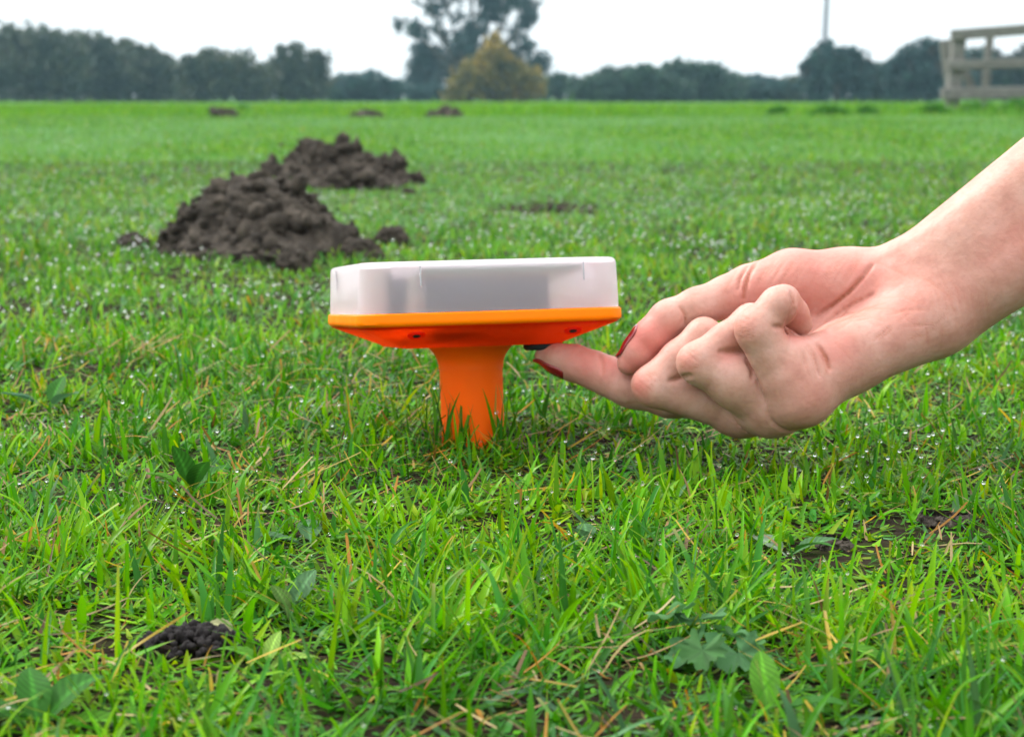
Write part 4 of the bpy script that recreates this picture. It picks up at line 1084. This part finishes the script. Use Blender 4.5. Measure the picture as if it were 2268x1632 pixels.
def blade_colors(x, y, g, dry=0.07, pale=0.0, fs=7.0):
    n = len(x)
    a = fbm(np.stack([x * fs, y * fs, x * 0 + 2], -1), 3) + g.normal(size=n) * 0.10
    b = fbm(np.stack([x * fs * 3, y * fs * 3, x * 0 + 8], -1), 2) + g.normal(size=n) * 0.12
    w = np.stack([np.full(n, 1.0), 1.0 * np.clip((a - 0.40) * 6, 0, 2), 1.0 * np.clip((0.46 - a) * 6, 0, 2), 0.8 * np.clip((0.45 - b) * 6, 0, 2), 0.55 * np.clip((b - 0.42) * 6, 0, 2), 0.45 * np.clip((0.42 - a) * 6, 0, 2)], 1)
    w /= w.sum(1, keepdims=True); u = g.random(n)
    idx = (np.cumsum(w, 1) < u[:, None]).sum(1).clip(0, 5)
    col = GREENS[idx] * g.uniform(0.62, 1.3, (n, 1)) * (1 + g.normal(size=(n, 3)) * 0.05)
    isdry = g.random(n) < dry * np.clip(0.3 + (b - 0.3) * 5, 0.2, 2.6)
    dc = DRY[g.integers(0, len(DRY), n)] * g.uniform(0.7, 1.2, (n, 1))
    col = np.where(isdry[:, None], dc, col)
    tip = np.where((g.random(n) < 0.20)[:, None], 0.35 * col + 0.65 * DRY[g.integers(0, 4, n)], col * np.array([1.15, 1.08, 1.0]))
    if pale > 0:                                            # silvery sheen of the dew put into the blade colour, in uneven patches
        q = fbm(np.stack([x * 1.1, y * 0.55, x * 0 + 31], -1), 4)
        pl = np.clip(pale * (0.15 + 3.4 * np.clip(q - 0.22, 0, 1)), 0, 0.85)[:, None]
        col = (col * (1 - pl) + pl * np.array([0.095, 0.215, 0.095])) * (0.78 + 0.5 * q[:, None]); tip = (tip * (1 - pl) + pl * np.array([0.115, 0.24, 0.12])) * (0.78 + 0.5 * q[:, None])
    return np.clip(col, 0.003, 1), np.clip(tip, 0.003, 1), isdry

drops = []            # (position, radius)
def lawn(y0, y1, dens, Lm, Ls, Wm, seg, seed, dry=0.07, pale=0.0, fold=0.0, p_drop=0.0, rd=(0.0004, 0.0008), clump=True, flat=0.35, extra=0.06, tall=0.0, lean=0.5, cap=0.040, f0=0.0, f1=0.0):
    g = np.random.default_rng(seed)
    x, y = scatter(y0, y1, dens, g, clump=clump, extra=extra, f0=f0, f1=f1); n = len(x)
    hN = fbm(np.stack([x * 14, y * 14, x * 0 + 1], -1), 3)
    Lh = Lm * np.exp(g.normal(size=n) * Ls) * np.clip(0.55 + (hN - 0.25) * 2.0, 0.5, 1.5)
    if tall > 0:
        k = g.random(n) < tall; Lh[k] *= 1.5
    W = Wm * np.exp(g.normal(size=n) * 0.45)
    az = g.uniform(0, 2 * math.pi, n) ; az = az + 0.6 * np.sin(fbm(np.stack([x * 20, y * 20, x * 0], -1), 2) * 12)
    th0 = np.abs(g.normal(size=n)) * lean; th1 = g.gamma(2.0, 0.38, n)
    lie = g.random(n) < flat; th0[lie] = g.uniform(0.9, 1.45, lie.sum()); th1[lie] = g.uniform(-0.4, 0.4, lie.sum())
    fh = free_height(x, y); z = ground_z(x, y)
    Lh = np.minimum(Lh, cap * g.uniform(0.7, 1.0, n)); 
    for cx, cy, rx, ry, hm in low:
        k = ((x - cx) / rx) ** 2 + ((y - cy) / ry) ** 2 < 1.0; Lh[k] = np.minimum(Lh[k], hm * g.uniform(0.6, 1.25, k.sum()))
    lim = np.maximum(fh - z - 0.003, 0.004); Lh = np.minimum(Lh, lim)
    col, tip, isdry = blade_colors(x, y, g, dry, pale)
    W = np.where(isdry, np.minimum(W * 0.7, 0.0016 * max(1.0, y0)), W)
    W = np.minimum(W, 0.0040 * max(1.0, y0 / 1.2))
    blunt = np.where((g.random(n) < 0.35) & (W < 0.0024 * max(1.0, y0)), g.uniform(0.35, 0.85, n), 0.0)
    V, F, C, tips = blade_mesh(x, y, z - 0.001, Lh, W, az, th0, th1, col, tip, seg, blunt, g.normal(size=n) * 0.5, g, fold)
    if p_drop > 0:
        pn = np.clip((fbm(np.stack([x * 9, y * 9, x * 0 + 4], -1), 2) - 0.25) * 3.2, 0.1, 2.0)
        k = g.random(n) < p_drop * pn
        for q in tips[k]: drops.append((q, g.uniform(*rd)))
    return V, F, C

def join(parts):
    V, F, C, o = [], [], [], 0
    for v, f, c in parts: V.append(v); F.append(f + o); C.append(c); o += len(v)
    return np.concatenate(V), np.concatenate(F), np.concatenate(C)

near = [lawn(0.36, 0.85, 4.2, 0.027, 0.45, 0.0018, 6, 101, dry=0.08, fold=0.45, p_drop=0.055, rd=(0.00045, 0.00080), flat=0.48, tall=0.08, lean=0.7, cap=0.042),
        lawn(0.36, 0.85, 5.0, 0.013, 0.35, 0.0019, 4, 110, dry=0.08, p_drop=0.008, rd=(0.0003, 0.0005), flat=0.6, lean=0.85, clump=False, cap=0.021),
        lawn(0.36, 0.85, 0.60, 0.031, 0.35, 0.0030, 6, 102, dry=0.0, fold=0.5, p_drop=0.09, rd=(0.00045, 0.00080), flat=0.45, lean=0.65, cap=0.042),
        lawn(0.85, 1.75, 3.4, 0.018, 0.40, 0.0018, 4, 103, dry=0.06, fold=0.0, p_drop=0.16, rd=(0.0008, 0.0013), flat=0.42, lean=0.6, cap=0.032, f1=0.3),
        lawn(0.85, 1.75, 4.8, 0.011, 0.35, 0.0020, 3, 111, dry=0.05, p_drop=0.03, rd=(0.0004, 0.0007), flat=0.55, lean=0.8, clump=False, cap=0.018, f1=0.3),
        lawn(0.85, 1.65, 0.40, 0.021, 0.35, 0.0034, 5, 104, dry=0.0, fold=0.4, p_drop=0.12, rd=(0.0006, 0.0010), flat=0.3, cap=0.032)]
# a few taller blades standing against the stem
g = np.random.default_rng(77)
n = 34
ang = g.uniform(-2.6, -0.5, n); rr = g.uniform(0.019, 0.034, n)
bx, by = stem_base[0] + rr * np.cos(ang), stem_base[1] + rr * np.sin(ang)
col, tip, _ = blade_colors(bx, by, g, 0.25)
V, F, C, _ = blade_mesh(bx, by, ground_z(bx, by), g.uniform(0.014, 0.042, n), g.uniform(0.0016, 0.0032, n), g.uniform(0, 6.28, n), np.abs(g.normal(size=n)) * 0.25, g.uniform(0, 0.6, n), col, tip, 6, np.zeros(n), g.normal(size=n) * 0.4, g, 0.4)
near.append((V, F, C))
V, F, C = join(near)
tag(mesh_from('grass', V, F, M_grass, colors=C), 'wet green lawn grass in the foreground around the device', 'grass', kind='stuff')
V, F, C = join([lawn(1.45, 3.0, 2.8, 0.0150, 0.38, 0.0024, 3, 105, dry=0.05, pale=0.15, p_drop=0.12, rd=(0.0013, 0.0020), flat=0.30, cap=0.028, f0=0.35, f1=0.5),
                lawn(2.5, 5.2, 2.0, 0.0150, 0.38, 0.0028, 2, 115, dry=0.05, pale=0.25, p_drop=0.12, rd=(0.0014, 0.0020), flat=0.28, cap=0.028, f0=0.5, f1=1.6),
                lawn(3.6, 11.5, 0.42, 0.019, 0.32, 0.0046, 2, 106, dry=0.03, pale=0.40, p_drop=0.04, rd=(0.0018, 0.0028), flat=0.25, extra=0.3, f0=1.6, f1=3.0),
                lawn(8.0, 20.5, 0.085, 0.030, 0.30, 0.0075, 2, 107, dry=0.02, pale=0.50, flat=0.2, extra=0.8, f0=3.5)])
tag(mesh_from('grass', V, F, M_grass, colors=C), 'mown dewy lawn stretching from the molehills to the rough strip', 'grass', kind='stuff')
def rough_grass():
    g = np.random.default_rng(108)
    x, y = scatter(19.0, 34.0, 0.021, g, extra=2.0, clump=False); n = len(x)
    hN = fbm(np.stack([x * 0.9, y * 0.5, x * 0 + 1], -1), 3)
    Lh = 0.082 * np.exp(g.normal(size=n) * 0.25) * np.clip(0.5 + (hN - 0.25) * 2.2, 0.45, 1.5) * np.clip((y - 18.6) / 2.0, 0.35, 1)
    col, tip, _ = blade_colors(x, y, g, 0.02, 0.0, fs=0.6)
    col = col * 0.55 + 0.45 * np.array([0.085, 0.225, 0.012]); tip = tip * 0.5 + 0.5 * np.array([0.10, 0.25, 0.016])
    V, F, C, _ = blade_mesh(x, y, np.zeros(n), Lh, 0.016 * np.exp(g.normal(size=n) * 0.3), g.uniform(0, 6.28, n), np.abs(g.normal(size=n)) * 0.3, g.uniform(0, 0.8, n), col, tip, 2, np.zeros(n), g.normal(size=n) * 0.4, g)
    return V, F, C
V, F, C = rough_grass()
tag(mesh_from('grass', V, F, M_grass, colors=C), 'strip of taller unmown bright grass before the hedges', 'grass', kind='stuff')

# thatch: dead stalks and clippings lying low
g = np.random.default_rng(109)
x, y = scatter(0.36, 1.5, 0.6, g, clump=False); n = len(x)
dn = fbm(np.stack([x * 16, y * 16, x * 0 + 6], -1), 3); k = g.random(n) < np.clip((dn - 0.33) * 4, 0.1, 1); x, y = x[k], y[k]; n = len(x)
col = DRY[g.integers(0, 5, n)] * g.uniform(0.6, 1.25, (n, 1))
V, F, C, _ = blade_mesh(x, y, ground_z(x, y) + g.uniform(0.001, 0.010, n), g.uniform(0.008, 0.032, n), g.uniform(0.0006, 0.0018, n), g.uniform(0, 6.28, n), g.uniform(1.0, 1.6, n), g.uniform(-0.4, 0.4, n), col, col, 3, np.full(n, 0.6), g.normal(size=n) * 0.6, g)
tag(mesh_from('dead_grass', V, F, M_grass, colors=C), 'dry brown grass stalks and clippings lying between the blades', 'dead grass', kind='stuff')

# the lawn goes on to both sides: patches of the same turf set out beyond the part above
def side_patch(size, dens, Lm, Wm, seg, seed, pale):
    g = np.random.default_rng(seed); n = int(dens * 1e4 * size * size)
    x, y = g.uniform(-size / 2, size / 2, (2, n)) * 1.06
    col, tip, _ = blade_colors(x + 50, y + 50, g, 0.06, pale)
    lie = g.random(n) < 0.3; th0 = np.where(lie, g.uniform(0.9, 1.4, n), np.abs(g.normal(size=n)) * 0.5)
    return blade_mesh(x, y, np.zeros(n) - 0.001, Lm * np.exp(g.normal(size=n) * 0.35), Wm * np.exp(g.normal(size=n) * 0.4), g.uniform(0, 6.28, n), th0, g.gamma(2.0, 0.36, n), col, tip, seg, np.zeros(n), g.normal(size=n) * 0.5, g)[:3]
def side_lawn(label, size, dens, Lm, Wm, seg, seed, pale, y0, y1, xmax, margin, extra):
    V, F, C = side_patch(size, dens, Lm, Wm, seg, seed, pale); g = np.random.default_rng(seed + 1)
    P = []
    for yy in np.arange(y0, y1, size):
        x0 = 0.2571 * (yy + size / 2) + size * 0.53 + 0.01          # starts where the turf above thins out
        for xx in np.arange(x0, x0 + xmax, size): P += [(-xx, yy, 0.0), (xx, yy, 0.0)]
    src = mesh_from('grass', V, F, M_grass, colors=C); src.location = Vector(P[0])
    tag(src, label + ', first patch at the left', 'grass', kind='stuff')
    host = mesh_from('grass', np.array(P[1:]), [], None); tag(host, label, 'grass', kind='stuff')
    ng = bpy.data.node_groups.new('set_out_turf', 'GeometryNodeTree')
    ng.interface.new_socket('Geometry', in_out='INPUT', socket_type='NodeSocketGeometry'); ng.interface.new_socket('Geometry', in_out='OUTPUT', socket_type='NodeSocketGeometry')
    ni, no = ng.nodes.new('NodeGroupInput'), ng.nodes.new('NodeGroupOutput'); oi = ng.nodes.new('GeometryNodeObjectInfo'); io = ng.nodes.new('GeometryNodeInstanceOnPoints'); rv = ng.nodes.new('FunctionNodeRandomValue')
    rv.data_type = 'INT'; rv.inputs['Min'].default_value = 0; rv.inputs['Max'].default_value = 3; rv.inputs['Seed'].default_value = seed
    mu = ng.nodes.new('ShaderNodeMath'); mu.operation = 'MULTIPLY'; mu.inputs[1].default_value = math.pi / 2; cx = ng.nodes.new('ShaderNodeCombineXYZ')
    oi.inputs['Object'].default_value = src; oi.transform_space = 'ORIGINAL'
    ng.links.new([o_ for o_ in rv.outputs if o_.enabled][0], mu.inputs[0]); ng.links.new(mu.outputs[0], cx.inputs['Z'])
    ng.links.new(ni.outputs[0], io.inputs['Points']); ng.links.new(oi.outputs['Geometry'], io.inputs['Instance']); ng.links.new(cx.outputs[0], io.inputs['Rotation']); ng.links.new(io.outputs[0], no.inputs[0])
    md = host.modifiers.new('set_out_turf', 'NODES'); md.node_group = ng
side_lawn('lawn to either side of the foreground', 0.5, 2.2, 0.015, 0.0023, 3, 201, 0.08, 0.25, 6.0, 2.6, 1, 0.06)
side_lawn('lawn to either side in the middle distance', 2.0, 0.32, 0.020, 0.0050, 2, 203, 0.35, 5.0, 21.0, 11.0, 1, 0.3)
# ------------------------------------------------------------------ broad-leaved weeds
M_weed, nt, out = new_mat('weed_leaf')
a = nt.nodes.new('ShaderNodeAttribute'); a.attribute_name = 'Col'
p = principled(nt, Roughness=0.60, Specular_IOR_Level=0.10); t = nt.nodes.new('ShaderNodeBsdfTranslucent'); mx = nt.nodes.new('ShaderNodeMixShader')
tc = nt.nodes.new('ShaderNodeTexCoord'); n1 = nt.nodes.new('ShaderNodeTexNoise'); n1.inputs['Scale'].default_value = 260; n1.inputs['Detail'].default_value = 5
nt.links.new(tc.outputs['Object'], n1.inputs['Vector'])
b = nt.nodes.new('ShaderNodeBump'); b.inputs['Strength'].default_value = 0.5; b.inputs['Distance'].default_value = 0.0008; nt.links.new(n1.outputs['Fac'], b.inputs['Height']); nt.links.new(b.outputs[0], p.inputs['Normal'])
nt.links.new(a.outputs['Color'], p.inputs['Base Color']); nt.links.new(a.outputs['Color'], t.inputs['Color']); mx.inputs[0].default_value = 0.28
nt.links.new(p.outputs[0], mx.inputs[1]); nt.links.new(t.outputs[0], mx.inputs[2]); nt.links.new(mx.outputs[0], out.inputs['Surface'])

def leaf_blade(L, W, az, elev, bend, col, g, kind='ovate', stalk=0.25):
    """a leaf with a midrib fold, side veins, wavy edge and a stalk, growing from the origin"""
    nu, nv = 17, 9
    V, C, F = [], [], []
    ca, sa = math.cos(az), math.sin(az)
    x = z = 0.0; th = elev
    pts = []
    tot = L * (1 + stalk); N = nu + 5
    for i in range(N):
        pts.append((x, z, th)); x += math.cos(th) * tot / (N - 1); z += math.sin(th) * tot / (N - 1); th -= bend / N
    ph = g.uniform(0, 6.28)
    for i in range(N):
        s = i / (N - 1); u = max(0.0, (s - stalk / (1 + stalk)) * (1 + stalk))
        if u <= 0: w = 0.035 * W + 0.0003
        elif kind == 'ovate': w = W * 0.5 * math.sin(math.pi * min(1, u) ** 0.75) ** 0.8 + 0.0003
        elif kind == 'lance': w = W * 0.5 * math.sin(math.pi * min(1, u) ** 0.62) ** 1.1 + 0.0003
        else: w = W * 0.5 * math.sin(math.pi * min(1, u) ** 0.8) ** 0.6 * (1 + 0.16 * math.sin(u * 26)) + 0.0003
        px_, pz_, th_ = pts[i]
        for j in range(nv):
            v = j / (nv - 1) * 2 - 1
            lat = v * w; up = abs(v) * w * 0.30 + 0.06 * w * math.sin(9 * u + ph + 2.5 * v) * abs(v) + (0.05 * w * math.cos((u * 9 - abs(v) * 2) * 6.28) if u > 0 else 0)
            lx = px_ - math.sin(th_) * up; lz = pz_ + math.cos(th_) * up
            V.append((lx * ca - lat * sa, lx * sa + lat * ca, lz))
            C.append(np.array(col) * (1.8 if abs(v) < 0.1 else 1.0) * (1 + 0.28 * math.sin((u * 9 - abs(v) * 2) * 6.28)))
    for i in range(N - 1):
        for j in range(nv - 1):
            q = i * nv + j; F.append((q, q + 1, q + nv + 1, q + nv))
    return V, F, C
def lobed_leaf(R, az, elev, stalk, col, g):
    """round, deeply lobed leaf on a stalk"""
    V, C, F = [], [], []
    nr, na = 6, 61
    ca, sa = math.cos(az), math.sin(az); ph = g.uniform(0, 6.28)
    tx, tz = stalk * math.cos(elev), stalk * math.sin(elev); tilt = elev - 1.15
    for i in range(nr):
        r = i / (nr - 1)
        for j in range(na):
            a = -2.7 + 5.4 * j / (na - 1)
            edge = 0.70 + 0.20 * abs(math.cos(a * 2.5)) ** 0.6 + 0.09 * math.cos(a * 15) + 0.03 * g.normal()
            rr = R * r * (1 + (edge - 1) * r ** 1.5)
            u, v = rr * math.cos(a), rr * math.sin(a); w = R * (0.16 * r * math.cos(a * 5 + ph) * r + 0.10 * r * r)
            lx = tx + u * math.cos(tilt) - w * math.sin(tilt); lz = tz + u * math.sin(tilt) + w * math.cos(tilt)
            V.append((lx * ca - v * sa, lx * sa + v * ca, lz))
            C.append(np.array(col) * (1.0 + 0.22 * math.cos(a * 5)) * (0.9 + 0.2 * r))
    for i in range(nr - 1):
        for j in range(na - 1):
            q = i * na + j; F.append((q, q + 1, q + na + 1, q + na))
    n0 = len(V)
    for k in range(6):
        s = k / 5
        for c in (-1, 1):
            lx, lz = tx * s, tz * s; V.append((lx * ca - c * 0.0004 * sa, lx * sa + c * 0.0004 * ca, lz)); C.append(np.array(col) * 1.1)
    for k in range(5): F.append((n0 + 2 * k, n0 + 2 * k + 1, n0 + 2 * k + 3, n0 + 2 * k + 2))
    return V, F, C

def weed(label, px, py, leaves, seed, name='broadleaf_weed', group='broad-leaved weeds in the lawn', cat='weed'):
    g = np.random.default_rng(seed); b_ = on_ground(px, py)
    b_[2] = float(ground_z(np.array([b_[0]]), np.array([b_[1]]))[0])
    root = empty(name, b_); tag(root, label, cat, group)
    for lf in leaves:
        if lf[0] == 'lobed': V, F, C = lobed_leaf(lf[1], math.radians(lf[2]), math.radians(lf[3]), lf[4], lf[5], g)
        else: V, F, C = leaf_blade(lf[1], lf[2], math.radians(lf[3]), math.radians(lf[4]), lf[5], lf[6], g, lf[0], stalk=lf[7] if len(lf) > 7 else 0.25)
        mesh_from('leaf', V, F, M_weed, root, colors=np.clip(C, 0.003, 1))
    return root
DG, MG, GG, LG, BR = (0.026, 0.110, 0.012), (0.060, 0.180, 0.012), (0.060, 0.140, 0.055), (0.15, 0.26, 0.040), (0.20, 0.15, 0.08)
weed('dark broad-leaved weed in the bottom left corner', 85, 1625, [('ovate', 0.026, 0.011, 160, 35, 0.9, DG), ('ovate', 0.028, 0.012, 60, 50, 1.2, DG), ('ovate', 0.024, 0.010, 10, 25, 0.8, MG), ('ovate', 0.022, 0.010, 110, 62, 1.0, DG), ('ovate', 0.020, 0.009, -60, 20, 0.4, MG)], 1)
weed('pale plantain with a ribbed leaf lying right of the pellet heap', 590, 1490, [('ovate', 0.018, 0.008, 25, 30, 0.9, LG, 0.1), ('lance', 0.020, 0.006, 150, 40, 1.2, MG), ('lance', 0.016, 0.005, 80, 55, 1.0, LG)], 2)
weed('crinkled grey-green cranesbill rosette, lower right of centre', 1590, 1480, [('lobed', 0.0115, 200, 40, 0.012, (0.050, 0.135, 0.048)), ('lobed', 0.0125, 300, 35, 0.014, (0.050, 0.135, 0.048)), ('lobed', 0.010, 30, 45, 0.013, (0.045, 0.13, 0.035)), ('lobed', 0.011, 110, 42, 0.020, (0.050, 0.135, 0.048)), ('lobed', 0.0105, 150, 45, 0.024, (0.05, 0.14, 0.04)), ('lobed', 0.009, 250, 30, 0.024, (0.045, 0.12, 0.035))], 3, 'cranesbill')
weed('upright dark plantain leaves left of the device stem', 425, 1105, [('ovate', 0.026, 0.011, 250, 72, 0.5, DG), ('ovate', 0.024, 0.010, 300, 62, 0.7, DG), ('ovate', 0.022, 0.009, 190, 50, 0.9, MG), ('ovate', 0.020, 0.009, 30, 55, 0.8, DG)], 4)
weed('grey-green flat-leaved weed between pellet heap and stem', 690, 1215, [('ovate', 0.022, 0.010, 200, 25, 0.4, GG), ('lance', 0.028, 0.007, 330, 25, 0.5, MG), ('ovate', 0.020, 0.010, 100, 30, 0.5, GG), ('lance', 0.03, 0.006, 20, 22, 0.5, DG)], 5)
weed('small plantain with a round leaf left of centre below the device', 640, 1375, [('ovate', 0.017, 0.010, 60, 62, 0.7, GG, 0.4), ('lance', 0.024, 0.006, 260, 62, 0.8, (0.12, 0.2, 0.06)), ('lance', 0.020, 0.005, 170, 50, 0.9, MG)], 6)
weed('clover with round leaflets in front of the stem', 1005, 1160, [('ovate', 0.008, 0.008, 200, 55, 0.7, MG, 0.6), ('ovate', 0.008, 0.008, 320, 50, 0.7, MG, 0.6), ('ovate', 0.008, 0.008, 80, 50, 0.7, (0.09, 0.2, 0.03), 0.6)], 7, 'clover')
weed('pale clover right of the stem', 1305, 1215, [('ovate', 0.010, 0.009, 230, 60, 0.6, GG, 0.5), ('ovate', 0.008, 0.008, 330, 50, 0.7, MG, 0.6), ('ovate', 0.009, 0.008, 100, 55, 0.7, GG, 0.6)], 8, 'clover')
weed('broad silvery leaf weed by the bare soil patch at right', 1745, 1235, [('ovate', 0.022, 0.010, 120, 20, 0.4, (0.14, 0.20, 0.13)), ('ovate', 0.020, 0.009, 20, 30, 0.6, GG), ('lance', 0.026, 0.006, 300, 40, 0.8, DG)], 9)
weed('yellowing broad leaf weed near the bottom right', 2010, 1500, [('lance', 0.034, 0.009, 10, 25, 0.4, (0.14, 0.24, 0.02)), ('lance', 0.026, 0.008, 150, 35, 0.8, MG), ('ovate', 0.02, 0.009, 270, 30, 0.7, DG)], 10)
weed('dark plantain at the bottom below the cranesbill', 1700, 1600, [('ovate', 0.024, 0.010, 200, 40, 0.8, DG), ('ovate', 0.022, 0.010, 330, 45, 0.9, DG), ('ovate', 0.022, 0.009, 90, 60, 0.8, MG)], 11)
weed('blue-green leaf weed at the left edge behind the grass', 110, 905, [('ovate', 0.026, 0.012, 200, 35, 0.5, (0.045, 0.125, 0.06)), ('ovate', 0.026, 0.012, 320, 40, 0.6, (0.05, 0.13, 0.05)), ('ovate', 0.024, 0.011, 80, 50, 0.5, DG)], 12)
weed('curled drying leaf drooping over the pellet heap', 520, 1425, [('ovate', 0.017, 0.007, 155, 75, 2.6, (0.22, 0.22, 0.11), 0.15)], 13, 'dry_leaf', 'dry leaves in the grass', 'leaf')
weed('brown dead leaf low in the grass left of centre', 330, 1075, [('lance', 0.022, 0.0035, 100, 30, 0.9, (0.13, 0.08, 0.045), 0.1), ('lance', 0.018, 0.003, 40, 25, 0.8, (0.10, 0.065, 0.04), 0.1)], 14, 'dry_leaf', 'dry leaves in the grass', 'leaf')
# coarse tufts before the hedges
def tuft(label, px, dist, hw, hp, seed):
    g = np.random.default_rng(seed); b_ = ground_x(px, dist); sc = dist / FPX; n = 420
    root = empty('nettle_clump', b_); tag(root, label, 'plant clump', 'coarse clumps in the unmown strip')
    x = g.normal(size=n) * hw * sc * 0.45; y = g.normal(size=n) * hw * sc * 0.35
    Lh = hp * sc * g.uniform(0.5, 1.1, n) * np.exp(-(x / (hw * sc)) ** 2)
    col = np.array([0.040, 0.150, 0.014]) * g.uniform(0.6, 1.3, (n, 1)); 
    V, F, C, _ = blade_mesh(x, y, np.zeros(n), Lh, np.full(n, 0.02), g.uniform(0, 6.28, n), np.abs(g.normal(size=n)) * 0.4, g.uniform(0.2, 1.0, n), col, col * 1.2, 3, np.zeros(n), g.normal(size=n), g)
    mesh_from('foliage', V, F, M_grass, root, colors=C)
tuft('small dark clump left of the big one in the unmown strip', 1725, 21, 30, 28, 61)
tuft('widest dark clump in the unmown strip under the pole', 1838, 20, 50, 34, 62)
tuft('round dark clump between the pole and the fence', 1920, 20.5, 30, 30, 63)
tuft('dark clump left of the fence foot', 2068, 21, 36, 36, 64)
tuft('leafy clump under the fence rails', 2165, 22, 55, 40, 65)
tuft('leafy clump under the fence at the right edge', 2255, 22, 55, 44, 66)
tuft('bright clump in the unmown strip below the notched tree', 540, 23, 30, 26, 67)

# dew
water, nt, out = new_mat('dew_water')
p = principled(nt, Base_Color=(1, 1, 1, 1), Roughness=0.0, IOR=1.33, Transmission_Weight=1.0)
nt.links.new(p.outputs[0], out.inputs['Surface'])
bm = bmesh.new(); bmesh.ops.create_icosphere(bm, subdivisions=2, radius=1.0); dv = np.array([v.co[:] for v in bm.verts]); df = np.array([[v.index for v in f_.verts] for f_ in bm.faces]); bm.free()
bm = bmesh.new(); bmesh.ops.create_icosphere(bm, subdivisions=1, radius=1.0); dv1 = np.array([v.co[:] for v in bm.verts]); df1 = np.array([[v.index for v in f_.verts] for f_ in bm.faces]); bm.free()
V, F, o_ = [], [], 0
for q, r in drops:
    a_, f_ = (dv, df) if q[1] < 1.0 else (dv1, df1)
    V.append(q + a_ * r * np.array([1, 1, 0.95])); F.append(f_ + o_); o_ += len(a_)
if V:
    tag(mesh_from('dew', np.concatenate(V), np.concatenate(F), water), 'clear dew drops hanging on the grass tips', 'dew', kind='stuff')
print('drops', len(drops))

# ------------------------------------------------------------------ air
hz_m = bpy.data.materials.new('pale_air'); hz_m.use_nodes = True; nt = hz_m.node_tree; nt.nodes.clear()
out = nt.nodes.new('ShaderNodeOutputMaterial'); pv = nt.nodes.new('ShaderNodeVolumePrincipled')
pv.inputs['Color'].default_value = (0.50, 0.84, 1.0, 1); pv.inputs['Density'].default_value = 0.0008; pv.inputs['Anisotropy'].default_value = 0.3
nt.links.new(pv.outputs[0], out.inputs['Volume'])
V, F = box((-410, -410, -1.0), (410, 410, 18.0))
haze = mesh_from('haze', V, F, hz_m, smooth=False)
tag(haze, 'pale damp air over the field', 'haze', kind='stuff')
